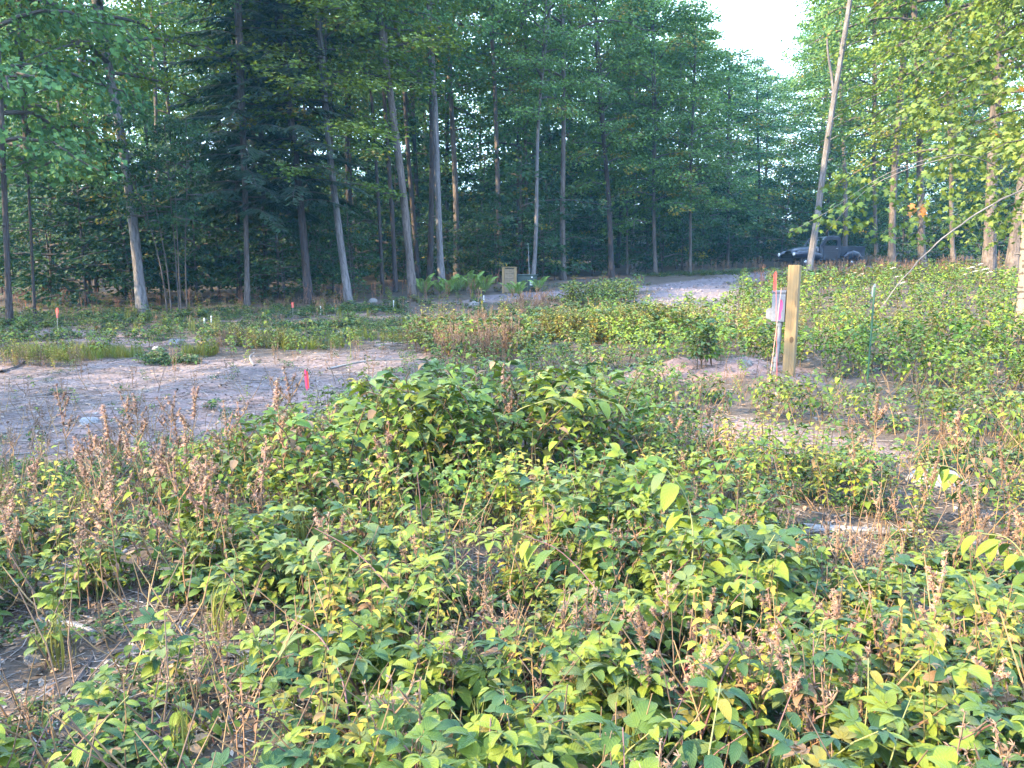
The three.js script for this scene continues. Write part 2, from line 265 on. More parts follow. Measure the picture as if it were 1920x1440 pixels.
function hemlockGeo(seed, H, R0, rows) {
  const R = rng(seed), wood = new MB(8000), leaf = new MB(60000), D = V(), Nn = V(), P = V();
  for (let l = 0; l < rows; l++) {
    const t = (l + R()) / rows, y0 = H * t, az = l * 2.39996 + R(), reach = R0 * (1.02 - t) * (0.65 + 0.5 * R()) + 0.25, ca = Math.cos(az), sa = Math.sin(az), pts = [];
    for (let k = 0; k <= 5; k++) { const s = k / 5; pts.push(V(ca * reach * s, y0 + reach * (0.12 * s - 0.42 * s * s), sa * reach * s)); }
    wood.tube(pts, pts.map((_, k) => 0.022 * (1 - k / 5.5) + 0.003), 4);
    const n = Math.round(34 * reach), tone = R();
    for (let q = 0; q < n; q++) {
      const s = 0.12 + 0.88 * R(), k = Math.min(4, Math.floor(s * 5)); P.lerpVectors(pts[k], pts[k + 1], s * 5 - k);
      const sd = R() < 0.5 ? 1 : -1, a = 0.5 + 0.6 * R(), len = (0.55 * (1.15 - s) * (0.5 + R()) + 0.10);
      // a twig with short flat needle combs
      D.set(ca * Math.cos(a) - sa * Math.sin(a) * sd, -0.25 - 0.3 * R(), sa * Math.cos(a) + ca * Math.sin(a) * sd).normalize();
      Nn.set((R() - 0.5) * 0.5, 1, (R() - 0.5) * 0.5); Nn.addScaledVector(D, -Nn.dot(D)).normalize();
      const m = Math.max(2, Math.round(len / 0.09));
      for (let w = 0; w < m; w++) { leaf.col = pickCol(R, 'hem', 0.5 * tone + 0.5 * R()); const b = P.clone().addScaledVector(D, len * w / m); const dd = D.clone().add(V((R() - 0.5) * 0.9, -0.1 * R(), (R() - 0.5) * 0.9)).normalize(); const nn = Nn.clone().addScaledVector(dd, -Nn.dot(dd)).normalize(); leaf.leaf(b, dd, nn, 0.15 + 0.06 * R(), 0.045 + 0.02 * R(), 0.1); }
    }
  }
  wood.tube([V(0, 0, 0), V(0, H, 0)], [0.09, 0.01], 6);
  return { wood: wood.geo(true), leaf: leaf.geo() };
}
const profHigh = (t) => 0.8 + 0.45 * Math.sin(Math.PI * Math.min(1, t * 0.9 + 0.1)) - 0.5 * t * t * t, profYoung = (t) => (0.66 + 0.45 * Math.sin(Math.PI * (0.12 + 0.75 * t))) * (1 - 0.6 * t * t * t);
const CROWN = {
  high: [1, 2, 3].map((s) => ({ H: 12, ...crownGeo({ seed: s * 17, H: 12, R0: 3.5, limbs: 24, sprays: 9, per: 36, size: 0.62, len: 0.135, pal: 'mid', prof: profHigh, rise: 0.75, droop: 0.3 }) })),
  deep: [4, 5].map((s) => ({ H: 12, ...crownGeo({ seed: s * 17, H: 12, R0: 3.7, limbs: 24, sprays: 9, per: 32, size: 0.66, len: 0.145, pal: 'deep', prof: profHigh, rise: 0.75, droop: 0.35 }) })),
  young: [6, 7, 8].map((s) => ({ H: 13, ...crownGeo({ seed: s * 17, H: 13, R0: 2.7, limbs: 46, sprays: 8, per: 36, size: 0.62, len: 0.135, pal: 'mid', prof: profYoung, rise: 0.95, droop: 0.35, ax: 0.07 }) })),
  youngDeep: [9, 10].map((s) => ({ H: 13, ...crownGeo({ seed: s * 17, H: 13, R0: 2.9, limbs: 46, sprays: 8, per: 34, size: 0.64, len: 0.14, pal: 'deep', prof: profYoung, rise: 0.9, droop: 0.4, ax: 0.07 }) })),
  bright: [11, 12].map((s) => ({ H: 12, ...crownGeo({ seed: s * 17, H: 12, R0: 3.3, limbs: 34, sprays: 12, per: 30, size: 0.5, len: 0.115, pal: 'bright', prof: profHigh, rise: 0.6, droop: 0.4 }) })),
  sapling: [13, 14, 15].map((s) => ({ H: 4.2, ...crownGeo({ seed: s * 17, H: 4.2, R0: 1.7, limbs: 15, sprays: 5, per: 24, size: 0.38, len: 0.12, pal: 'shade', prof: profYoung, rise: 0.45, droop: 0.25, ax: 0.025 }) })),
  low: [16, 17].map((s) => ({ H: 5, ...crownGeo({ seed: s * 17, H: 5, R0: 2.2, limbs: 12, sprays: 8, per: 36, size: 0.46, len: 0.12, pal: 'bright', prof: () => 1, rise: 0.25, droop: 0.35, ax: 0.04 }) })),
  hemlock: [[18, 15, 2.9, 110], [19, 14, 2.5, 100]].map(([s, H, r, n]) => ({ H, ...hemlockGeo(s, H, r, n) })),
};
// a trunk from the ground point a through b, then on to the height H; flared foot, slight sway
function trunkGeo(seed, a, b, H, r, top = 0.35, sway = 0.10, sides = 12) {
  const R = rng(seed), dir = b.clone().sub(a); dir.multiplyScalar(H / dir.y); const n = 15, pts = [], rad = [], s1 = R() * 6, s2 = R() * 6;
  for (let k = 0; k <= n; k++) { const t = k / n, w = sway * Math.sin(Math.PI * Math.min(1, t * 1.2)); pts.push(V(dir.x * t + Math.sin(t * 5 + s1) * w, dir.y * t, dir.z * t + Math.sin(t * 4 + s2) * w)); rad.push(r * lerp(1, top, t) * (1 + 0.38 * Math.exp(-t * H / 0.22))); }
  pts.unshift(V(-dir.x * 0.01, -0.25, 0)); rad.unshift(r * 1.6);
  const m = new MB(400); m.tube(pts, rad, sides, 0.55);
  const n0 = m.n;
  for (let q = 0; q < 7; q++) { const h = (0.12 + 0.5 * R()) * (n - 1), k = Math.floor(h) + 1, c = pts[k], rr = rad[k], az = R() * 6.28, L = 0.12 + 0.5 * R() * R(), e = V(c.x + Math.cos(az) * (rr + L), c.y + L * (0.5 * R() - 0.1), c.z + Math.sin(az) * (rr + L)); m.tube([V(c.x + Math.cos(az) * rr * 0.5, c.y, c.z + Math.sin(az) * rr * 0.5), c.clone().lerp(e, 0.7).add(V(0, 0.02, 0)), e], [0.022, 0.014, 0.006], 5); }
  // bark relief on the surface
  for (let q = 0; q < n0; q++) { const k = 1 + 0.16 * (noise(m.u[q * 2] * 9 + seed, m.u[q * 2 + 1] * 2.5) - 0.5); const i = Math.min(pts.length - 1, Math.floor(q / (sides + 1))); m.p[q * 3] = pts[i].x + (m.p[q * 3] - pts[i].x) * k; m.p[q * 3 + 2] = pts[i].z + (m.p[q * 3 + 2] - pts[i].z) * k; m.u[q * 2] *= Math.max(1, Math.round(r * 6)); }
  return { geo: m.geo(true), pts: pts.slice(1), dir };
}
const alongPts = (pts, t) => { const k = Math.min(pts.length - 2, Math.floor(t * (pts.length - 1))); return pts[k].clone().lerp(pts[k + 1], t * (pts.length - 1) - k); };
function putCrown(o, kind, k, pos, dir, H, widen, turn, name = 'crown') {
  const c = CROWN[kind][k % CROWN[kind].length], q = new THREE.Quaternion().setFromUnitVectors(V(0, 1, 0), dir.clone().normalize()).multiply(new THREE.Quaternion().setFromAxisAngle(V(0, 1, 0), turn)), s = H / c.H;
  for (const [nm, g, mt] of [['limb', c.wood, M.bark], [name, c.leaf, M.treeLeaf]]) { const m = kid(nm, g, mt, o); m.position.copy(pos); m.quaternion.copy(q); m.scale.set(s * widen, s, s * widen); }
}
const whereWoods = (px) => px < 230 ? 'at the far left of the forest' : px < 420 ? 'behind the thin bare sapling stems' : px < 620 ? 'behind the dark hemlocks' : px < 780 ? 'behind the forked maple' : px < 1000 ? 'behind the fern patch and backboard' : px < 1170 ? 'left of the white birch stem' : px < 1330 ? 'beyond the gravel road bend' : px < 1480 ? 'left of the pickup' : px < 1660 ? 'behind the pickup' : px < 1800 ? 'behind the straight trunks on the right' : 'behind the thick trunks at the right border';
let treeSeed = 100;
// one tree: foot at pixel column px and distance d, leaning so that it passes pixel (tx, ty) at the same distance
function tree({ name = 'maple_tree', label, category = 'tree', group, px, d, tx, ty, w, H = 19, base = 7, crown = 'high', widen = 1, mat = 'bark', top = 0.4, sway, fork, lows = [], bareTop = false, x, z }) {
  const seed = treeSeed++, R = rng(seed * 7), a = x === undefined ? drop(px, d) : V(x, ground(x, z), z), o = thing(name, label, category, a, group);
  const b = tx === undefined ? a.clone().add(V((R() - 0.5) * 0.6, 10, (R() - 0.5) * 0.6)) : at(tx, ty, d), r = (w / 2) * d / F * 0.84;
  const tr = trunkGeo(seed, a, b, H, r, top, sway ?? Math.min(0.14, r), w < 8 ? 8 : 14); kid('trunk', tr.geo, M[mat], o);
  if (fork) { const f0 = alongPts(tr.pts, fork.at / H), f1 = at(fork.tx, fork.ty, d).sub(a), m = new MB(300), dir = f1.clone().sub(f0), pts = []; for (let k = 0; k <= 10; k++) { const t = k / 10; pts.push(f0.clone().addScaledVector(dir, t * 1.35).add(V(Math.sin(t * 5) * 0.08, 0, 0))); } m.tube(pts, pts.map((_, k) => r * fork.r * (1 - 0.05 * k)), 10, 0.55); kid('trunk', m.geo(true), M[mat], o); if (fork.crown) putCrown(o, crown, seed + 1, pts[6], dir, H * 0.5, widen, R() * 6); }
  if (!bareTop) { const p = alongPts(tr.pts, base / H); putCrown(o, crown, seed, p, tr.dir, H - base + 1.2, widen, R() * 6.28); }
  for (const [h, s, k = 'low', wd = 1.7] of lows) putCrown(o, k, Math.floor(R() * 9), alongPts(tr.pts, h / H), V(0, 1, 0), s, wd, R() * 6.28);
  return o;
}
// the trees that stand out along the clearing
tree({ label: 'dark slim trunk standing at the far left end of the forest edge', px: 14, d: 20, tx: 5, ty: 330, w: 12, base: 4.6, mat: 'barkDark', crown: 'youngDeep' });
tree({ label: 'grey bare trunk leaning left, its crown full of dense leaves, behind the orange marker flag', px: 266, d: 24, tx: 212, ty: 205, w: 21, H: 18, base: 7.0, mat: 'barkPale', crown: 'bright', widen: 1.2, top: 0.55});
tree({ name: 'maple_tree', label: 'pale forked maple leaning left with two stems rising from its fork', px: 654, d: 26, tx: 622, ty: 290, w: 16, H: 18, base: 8.5, mat: 'barkPale', top: 0.45, fork: { at: 6.3, tx: 592, ty: 0, r: 0.62 }, lows: [[3.9, 3.4], [5.6, 4.2], [7.4, 4.2], [9, 4.5]] });
tree({ label: 'thick brown trunk leaning left at the left end of the fern patch', px: 774, d: 27, tx: 722, ty: 60, w: 18, H: 20, base: 9.5, mat: 'bark', crown: 'high', lows: [[7.5, 4]] });
tree({ label: 'mottled grey trunk rising straight behind the middle of the fern patch', px: 829, d: 31, tx: 806, ty: 120, w: 14, H: 21, base: 9.5, mat: 'barkPale', crown: 'high' });
tree({ label: 'dark trunk with a broad foot close behind the mottled grey trunk', px: 806, d: 33, tx: 806, ty: 300, w: 13, H: 20, base: 9, mat: 'barkDark', crown: 'deep' });
tree({ label: 'brown straight trunk between the mottled grey trunk and the wooden backboard', px: 857, d: 37, tx: 842, ty: 100, w: 13, H: 22, base: 11, mat: 'bark', crown: 'high', lows: [[8, 4.5]] });
tree({ label: 'tall thin dark trunk directly behind the wooden backboard', px: 941, d: 35, tx: 922, ty: 150, w: 11, H: 21, base: 10, mat: 'bark', crown: 'high', widen: 0.85 });
tree({ label: 'slender curved pale trunk rising behind the green transformer box', px: 999, d: 33, tx: 1020, ty: 210, w: 9, H: 16, base: 6.5, mat: 'barkPale', crown: 'young', sway: 0.2 });
tree({ label: 'straight brown trunk with a pale scar at its foot right of the transformer box', px: 1056, d: 35, tx: 1053, ty: 280, w: 12, H: 19, base: 8, mat: 'bark', crown: 'high' });
tree({ label: 'dark rough trunk at the edge of the dense young maples', px: 1146, d: 39, tx: 1135, ty: 330, w: 12, H: 15, base: 4.5, mat: 'barkDark', crown: 'young', widen: 1.1 });
tree({ name: 'birch_tree', label: 'white sunlit birch stem deep in the shade between two dark poles', px: 1184, d: 47, tx: 1187, ty: 380, w: 7, H: 15, base: 4.6, mat: 'birch', crown: 'youngDeep' });
tree({ label: 'thin reddish pole standing left of the white sunlit birch stem', px: 1175, d: 42, tx: 1178, ty: 380, w: 5, H: 13, base: 4.2, mat: 'bark', crown: 'young' });
tree({ label: 'dense young maple with leaves nearly to the ground and a yellow-green top', px: 1228, d: 41, tx: 1226, ty: 150, w: 8, H: 14.4, base: 2.6, mat: 'bark', crown: 'young', widen: 1.2 });
tree({ label: 'slim trunk of a leafy young maple above the gravel road bend', px: 1292, d: 41, tx: 1300, ty: 250, w: 7, H: 12.3, base: 3.4, mat: 'bark', crown: 'young', widen: 1.25 });
tree({ label: 'young leafy maple with low branches at the dark end of the gravel road', px: 1362, d: 52, tx: 1366, ty: 250, w: 7, H: 13.0, base: 2.2, mat: 'bark', crown: 'youngDeep', widen: 1.3 });
tree({ label: 'small dark-stemmed tree below the open patch of sky', px: 1418, d: 62, tx: 1420, ty: 320, w: 7, H: 14.6, base: 4, mat: 'barkDark', crown: 'youngDeep', widen: 1.1 });
tree({ name: 'dead_tree', label: 'pale bare trunk leaning right in front of the old pickup, its top broken off', px: 1512, d: 30, tx: 1590, ty: 25, w: 15, H: 11.2, mat: 'barkPale', top: 0.62, sway: 0.05, bareTop: true, fork: { at: 6.2, tx: 1556, ty: 110, r: 0.5 } });
tree({ label: 'grey trunk with thin branches behind the bed of the old pickup', px: 1580, d: 52, tx: 1580, ty: 250, w: 11, H: 18, base: 8.5, mat: 'bark', crown: 'high' });
tree({ label: 'straight grey-brown trunk right of the old pickup bed', px: 1668, d: 34, tx: 1690, ty: 80, w: 15, H: 20, base: 9, mat: 'bark', crown: 'high' });
tree({ label: 'trunk leaning slightly left beside the straight grey-brown trunk, half hidden by leaves', px: 1727, d: 32, tx: 1712, ty: 150, w: 16, H: 19, base: 8, mat: 'bark', crown: 'high' });
tree({ label: 'thin far stem showing between two thicker trunks right of the pickup', px: 1697, d: 46, tx: 1696, ty: 250, w: 7, H: 15, base: 6, mat: 'bark', crown: 'young' });
tree({ label: 'thick brown maple trunk on the right bank, leaves covering its middle', px: 1850, d: 24, tx: 1884, ty: 20, w: 25, H: 19, base: 6, mat: 'bark', crown: 'bright', widen: 0.9 });
tree({ label: 'thick rough trunk leaning right at the right end of the bank', px: 1893, d: 23, tx: 1925, ty: 300, w: 28, H: 18, base: 6, mat: 'bark', crown: 'bright' });
tree({ name: 'birch_tree', label: 'pale peeling birch trunk at the right border above the green brush', px: 1922, d: 14, tx: 1934, ty: 300, w: 24, H: 11, base: 5, mat: 'birch', crown: 'bright', widen: 0.6 });
tree({ label: 'leafy tree filling the space above the bare bent pole', px: 1785, d: 30, tx: 1780, ty: 200, w: 10, H: 15, base: 4.2, mat: 'bark', crown: 'bright', widen: 1.25 });
tree({ label: 'leafy tree between the pickup and the straight trunks on the right', px: 1640, d: 40, tx: 1642, ty: 200, w: 9, H: 16, base: 5.5, mat: 'bark', crown: 'young', widen: 1.4 });
// the darker trunks inside the left forest edge
for (const [px, d, tx, ty, w, mat, label] of [
  [463, 25.5, 460, 440, 11, 'bark', 'brown hemlock trunk with a bare lower stem, left of the two dark ones'], [500, 30, 497, 430, 9, 'barkDark', 'dark hemlock trunk standing right behind the bare brown hemlock stem'],
  [579, 26, 566, 440, 17, 'barkDark', 'broad dark hemlock trunk left of the pale forked maple'], [447, 29, 445, 420, 8, 'barkDark', 'thin dark hemlock trunk between saplings and the brown hemlock stem']])
  tree({ name: 'hemlock_tree', label, px, d, tx, ty, w, H: 16, base: 3.1, mat, crown: 'hemlock', widen: 1.1, top: 0.5 });
for (const [px, d, tx, ty, w, label] of [
  [718, 29, 705, 330, 8, 'thin dark trunk just right of the pale forked maple'], [742, 30, 728, 280, 10, 'dark leaning trunk between the forked maple and the thick brown trunk'], [786, 34, 764, 200, 11, 'dark trunk half hidden behind the thick brown trunk'],
  [660, 36, 655, 330, 12, 'dark straight trunk deep behind the pale forked maple'], [625, 38, 618, 330, 8, 'thin dark trunk deep behind the broad hemlock trunk'], [168, 33, 130, 300, 11, 'dark trunk leaning left behind the grey bare trunk'],
  [182, 36, 165, 330, 9, 'thin dark trunk beside the dark leaning trunk at left'], [62, 22, 50, 330, 6, 'thin pale pole near the far left dark trunk'], [970, 40, 975, 250, 8, 'thin brown trunk between the backboard and the curved pale trunk']])
  tree({ label, px, d, tx, ty, w, H: 19, base: px < 100 ? 4 : 8, mat: 'barkDark', crown: px < 100 ? 'young' : 'deep', widen: 0.95 });
// saplings with thin stems in a bunch
{
  const a = drop(336, 23.5), o = thing('sapling_clump', 'bunch of thin bare sapling stems growing from one root left of the hemlocks', 'sapling', a), R = rng(77);
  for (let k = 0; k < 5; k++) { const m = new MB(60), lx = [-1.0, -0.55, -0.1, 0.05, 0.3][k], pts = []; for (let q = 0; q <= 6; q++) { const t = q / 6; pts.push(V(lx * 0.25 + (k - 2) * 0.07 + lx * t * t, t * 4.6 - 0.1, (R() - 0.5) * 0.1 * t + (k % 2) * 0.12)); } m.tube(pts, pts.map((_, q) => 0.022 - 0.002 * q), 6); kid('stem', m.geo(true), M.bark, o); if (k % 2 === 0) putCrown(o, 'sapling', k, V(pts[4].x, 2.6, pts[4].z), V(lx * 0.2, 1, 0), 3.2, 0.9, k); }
}
// background forest: rows of further trees, lower where the sky opens above the road
{
  const R = rng(4242), spots = [];
  let tries = 0;
  while (spots.length < 72 && tries++ < 4000) {
    const d = 30 + Math.pow(R(), 0.8) * 50, px = -160 + R() * 2240, p = at(px, 560, d);
    if (spots.some(([x, z, dd]) => (x - p.x) ** 2 + (z - p.z) ** 2 < (2.1 + d * 0.028) ** 2)) continue;
    const edge = px < 700 ? 29 : px < 1040 ? 36 : px < 1320 ? 44 : 53;
    if (d < edge || gravel(p.x, p.z) > 0.05) continue;
    spots.push([p.x, p.z, d, px]);
  }
  for (const [x, z, d, px] of spots) {
    const gap = smooth(1170, 1190, px) * (1 - smooth(1478, 1510, px)), topPy = lerp(-350, lerp(-10, 165, smooth(1180, 1400, px)), gap), Hmax = (CAM.y + d * Math.tan(PITCH * -1 + Math.atan((720 - topPy) / F))) - ground(x, z);
    const H = Math.min(17 + R() * 5, Hmax), low = px > 1020 || R() < 0.68;
    tree({ name: 'forest_tree', label: (d > 55 ? 'far ' : '') + (gap > 0.5 ? 'low tree under the open patch of sky' : (low ? 'leafy forest tree ' : 'tall bare-stemmed forest tree ') + whereWoods(px)), group: (d > 55 ? 'far ' : '') + (gap > 0.5 ? 'low trees under the open sky' : (low ? 'leafy trees ' : 'tall trees ') + whereWoods(px)),
      x, z, d, w: (0.16 + 0.16 * R()) * F / d, H, base: low ? H * (0.16 + 0.16 * R()) : H * (0.38 + 0.12 * R()), mat: R() < 0.7 ? 'barkDark' : 'bark', crown: low ? (R() < 0.5 ? 'young' : 'youngDeep') : (R() < 0.5 ? 'high' : 'deep'), widen: 0.9 + 0.3 * R() });
  }
  // the wood goes on beyond: one mass
  const far = [[], []];
  for (let k = 0; k < 250; k++) { const d = 78 + R() * 48, px = -250 + R() * 2420, p = at(px, 560, d), gap = px > 1270 && px < 1530, s = gap ? 0.42 + 0.1 * R() : 0.42 + 0.5 * R() * R(); far[k % 2].push(mat4(p.x, ground(p.x, p.z) - 0.3, p.z, 0, R() * 6, 0, s * 1.25, s)); }
  far.forEach((m, k) => scatter('distant_woods', 'distant forest beyond the trees, one dense green mass', CROWN.youngDeep[k].leaf, M.treeLeaf, m));
  // saplings and bushes under the trees
  const u = []; tries = 0;
  while (u.length < 170 && tries++ < 4000) { const px = -120 + R() * 2160, edge = px < 700 ? 27 : px < 1040 ? 34 : px < 1320 ? 42 : px < 1660 ? 54 : 36, d = edge + Math.pow(R(), 1.4) * 26, p = at(px, 560, d); if (gravel(p.x, p.z) > 0.05 || u.some(([x, z]) => (x - p.x) ** 2 + (z - p.z) ** 2 < 1.6)) continue; u.push([p.x, p.z, d, px]); }
  for (const [x, z, d, px] of u) {
    const deep = d > (px < 700 ? 27 : px < 1040 ? 34 : px < 1320 ? 42 : px < 1660 ? 54 : 36) + 8;
    const o = thing('understory_sapling', (deep ? 'leafy sapling deep in the shade ' : 'leafy sapling at the shaded forest edge ') + whereWoods(px), 'sapling', [x, ground(x, z) - 0.05, z], (deep ? 'deep saplings ' : 'edge saplings ') + whereWoods(px)), H = 2.6 + 5.2 * R() * R() + R();
    const m = new MB(60); m.tube([V(0, -0.1, 0), V(0.05, H * 0.3, 0), V(0, H * 0.7, 0.03)], [0.035, 0.028, 0.015], 6); kid('stem', m.geo(true), M.barkDark, o);
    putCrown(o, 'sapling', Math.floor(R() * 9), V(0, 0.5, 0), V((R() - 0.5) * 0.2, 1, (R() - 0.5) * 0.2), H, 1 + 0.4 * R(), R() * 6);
  }
}
// trees at the left of the clearing, whose shade falls across the dirt path
for (const [x, z, H, k] of [[-16, -4.0, 10, 'high'], [-19.5, -9, 13, 'deep'], [-17, -12, 13, 'high'], [-18.5, -17, 13, 'deep'], [-23, -15, 15, 'deep'], [-24, -21, 15, 'high'], [-21.5, -2.5, 13, 'high'], [-14.0, -4.2, 9, 'deep'], [-8.6, -5.2, 9.5, 'high']])
  tree({ name: 'edge_tree', label: 'tall tree at the left end of the clearing', group: 'trees at the left of the clearing', x, z, d: 24, w: 18, H, base: H * 0.2, mat: 'bark', crown: k });

// ---------------------------------------------------------------- undergrowth: leaves
// one blade: base P, direction D, up N; droops towards its tip, folded along the midrib
function blade(mb, P, D, N, len, wid, { droop = 0.7, fold = 0.3, seg = 5, lance = 0, serr = 0 } = {}) {
  const S = V().crossVectors(D, N).normalize(), c = P.clone(), dir = V(), nn = V(); let prev = null;
  const base = mb.v(c.x, c.y, c.z, 0.5, 0);
  for (let k = 1; k <= seg; k++) {
    const t = k / seg, a = -droop * (t - 0.5 / seg), ca = Math.cos(a), sa = Math.sin(a);
    dir.copy(D).multiplyScalar(ca).addScaledVector(N, sa); nn.copy(N).multiplyScalar(ca).addScaledVector(D, -sa);
    c.addScaledVector(dir, len / seg);
    if (k === seg) { const tip = mb.v(c.x, c.y, c.z, 0.5, 1); mb.t(prev[0], tip, prev[1]); mb.t(prev[1], tip, prev[2]); break; }
    const w = wid * 0.5 * (lance ? Math.pow(Math.sin(Math.PI * Math.pow(t, 0.8)), 0.9) : 2.05 * Math.pow(t, 0.5) * Math.pow(1 - t, 0.8) * (1 - 0.3 * smooth(0.65, 1, t))) * (1 + (k % 2 ? serr : -serr)), f = fold * w;
    const r = [-1, 0, 1].map((s) => s ? mb.v(c.x + S.x * w * s + nn.x * f, c.y + S.y * w * s + nn.y * f, c.z + S.z * w * s + nn.z * f, 0.5 + s * 0.5, t) : mb.v(c.x, c.y, c.z, 0.5, t));
    if (!prev) { mb.t(base, r[0], r[1]); mb.t(base, r[1], r[2]); } else for (const q of [0, 1]) { mb.t(prev[q], r[q], r[q + 1]); mb.t(prev[q], r[q + 1], prev[q + 1]); }
    prev = r;
  }
}
const yaw = (D, N, a) => D.clone().applyAxisAngle(N, a);
// leaf shapes in their own frame: stalk starts at 0 and runs along +x, upper face +y; natural size 1 = one terminal leaflet
function compoundLeaf(seed, seg, n = 3) {
  const R = rng(seed), m = new MB(300), up = V(0, 1, 0), D = V(1, 0.25, 0).normalize();
  const st = V(0.75, 0.2, 0); m.col = [0.9, 0.8, 0.6]; m.tube([V(0, 0, 0), V(0.4, 0.14, 0), st], [0.018, 0.014, 0.01], 3); m.col = [1, 1, 1];
  blade(m, st, D, V(-0.25, 1, 0).normalize(), 1, 0.62, { droop: 0.7 + 0.5 * R(), fold: 0.3 + 0.2 * R(), seg, serr: 0.03 });
  for (const s of [-1, 1]) { const N = V(-0.1, 1, 0.25 * s * (R() - 0.3)).normalize(), d = yaw(V(1, 0.1, 0), up, s * (0.95 + 0.3 * R())); d.addScaledVector(N, -d.dot(N)).normalize(); blade(m, V(0.6, 0.17, 0), d, N, 0.85, 0.52, { droop: 0.6 + 0.6 * R(), fold: 0.3 + 0.2 * R(), seg, serr: 0.03 }); }
  if (n === 5) for (const s of [-1, 1]) { const d = yaw(V(1, 0, 0), up, s * 1.9), N = V(0, 1, 0.2 * s).normalize(); d.addScaledVector(N, -d.dot(N)).normalize(); blade(m, V(0.55, 0.16, 0), d, N, 0.6, 0.36, { droop: 0.8, fold: 0.3, seg }); }
  return m.geo(true);
}
function simpleLeaf(seed, seg, wid = 0.52) {
  const R = rng(seed), m = new MB(100); m.col = [0.9, 0.8, 0.6]; m.tube([V(0, 0, 0), V(0.25, 0.03, 0)], [0.02, 0.012], 3); m.col = [1, 1, 1];
  blade(m, V(0.25, 0.03, 0), V(1, 0, 0), V(0, 1, 0), 1, wid, { droop: 0.8 + 0.5 * R(), fold: 0.2 + 0.25 * R(), seg, serr: 0.02 });
  return m.geo(true);
}
function lobedLeaf(seed) { const R = rng(seed), m = new MB(60); m.col = [0.9, 0.8, 0.6]; m.tube([V(0, 0, 0), V(0.6, 0.1, 0)], [0.018, 0.012], 3); m.col = [1, 1, 1]; for (const [a, l, w] of [[0, 1, 0.42], [0.7, 0.82, 0.36], [-0.7, 0.82, 0.36], [1.5, 0.5, 0.26], [-1.5, 0.5, 0.26]]) { const N = V((R() - 0.5) * 0.2, 1, (R() - 0.5) * 0.2).normalize(), d = yaw(V(1, 0, 0), V(0, 1, 0), a); d.addScaledVector(N, -d.dot(N)).normalize(); blade(m, V(0.58, 0.1 + 0.004 * l, 0), d, N, l, w, { droop: 0.5 + 0.4 * R(), fold: 0.25, seg: 5 }); } return m.geo(true); }
const LEAF = { near: { compound: [1, 2, 3, 4].map((s) => compoundLeaf(s, 7, s > 3 ? 5 : 3)), simple: [5, 6, 7].map((s) => simpleLeaf(s, 8)), lance: [8, 9].map((s) => simpleLeaf(s, 6, 0.22)), lobed: [10, 11].map(lobedLeaf) }, far: { compound: [1, 2, 3].map((s) => compoundLeaf(s, 3)), simple: [5, 6].map((s) => simpleLeaf(s, 3)) } };
const TINT = { mid: [0.094, 0.172, 0.026], lime: [0.200, 0.272, 0.028], dark: [0.040, 0.100, 0.036], pale: [0.135, 0.200, 0.070], yellow: [0.260, 0.235, 0.040], tan: [0.30, 0.19, 0.11], red: [0.30, 0.05, 0.05] };
const LM = {}; for (const k in TINT) LM[k] = phys({ color: RGB(...TINT[k]), map: veinMap, bumpMap: veinBump, bumpScale: 0.0012, roughness: 0.62, transmission: k === 'dark' ? 0.3 : 0.45, thickness: 0, side: DS, specularIntensity: 0.4, vertexColors: true });
const MVEG = phys({ vertexColors: true, map: veinMap, roughness: 0.65, transmission: 0.42, thickness: 0, side: DS, specularIntensity: 0.35 });
const MWHITE = std({ vertexColors: true, roughness: 0.9, side: DS });
M.stem = std({ color: RGB(0.16, 0.17, 0.06), roughness: 0.8 }); M.cane = std({ color: RGB(0.10, 0.045, 0.045), roughness: 0.6 }); M.dryStem = std({ color: RGB(0.18, 0.105, 0.05), roughness: 0.9 }); M.seed = std({ color: RGB(0.26, 0.165, 0.115), roughness: 1, side: DS, vertexColors: true }); M.seedDark = std({ color: RGB(0.20, 0.125, 0.088), roughness: 1, side: DS, vertexColors: true });
const tintPick = (R, y = 0.3) => { const k = R(); if (R() < 0.025) return 'tan'; return k < y * 0.06 ? 'yellow' : k < y * 1.15 ? 'lime' : k < 0.72 ? 'mid' : k < 0.88 ? 'dark' : 'pale'; };
// leaf placements on an upright stalk (local): list of { kind, k, m, tint }
function stalkPlan(seed, H, n, size, kind, lean = 0.12, y = 0.3) {
  const R = rng(seed), la = R() * 6.28, pts = [], out = [];
  for (let k = 0; k <= 6; k++) { const t = k / 6; pts.push(V(Math.cos(la) * lean * t * t * H * 2 + (R() - 0.5) * 0.012, H * (t - 0.12 * lean * t * t), Math.sin(la) * lean * t * t * H * 2 + (R() - 0.5) * 0.012)); }
  for (let l = 0; l < n; l++) {
    const t = kind === 'simple' ? 0.3 + 0.7 * Math.floor(l / 2) / Math.max(1, (n - 1) / 2) : 0.22 + 0.78 * (l + R() * 0.6) / n, az = kind === 'simple' ? (l % 2) * Math.PI + Math.floor(l / 2) * 1.57 + (R() - 0.5) * 0.5 : l * 2.39996 + (R() - 0.5), p = alongPts(pts, Math.min(0.999, t));
    const tilt = lerp(0.05, 0.55, t) - 0.15 + (R() - 0.5) * 0.5 - (kind === 'simple' ? 0.35 : 0), s = size * (0.7 + 0.5 * R()) * (t > 0.9 ? 0.7 : 1);
    out.push({ kind, k: Math.floor(R() * 97), tint: tintPick(R, y), m: new THREE.Matrix4().compose(p, new THREE.Quaternion().setFromEuler(new THREE.Euler((R() - 0.5) * 0.5, az, tilt, 'YZX')), V(s, s, s)), s, az, tilt });
  }
  return { pts, out };
}
function stemGeo(pts, r) { const m = new MB(80); m.tube(pts, pts.map((_, k) => r * (1 - 0.6 * k / (pts.length - 1))), 5, 1); return m.geo(true); }
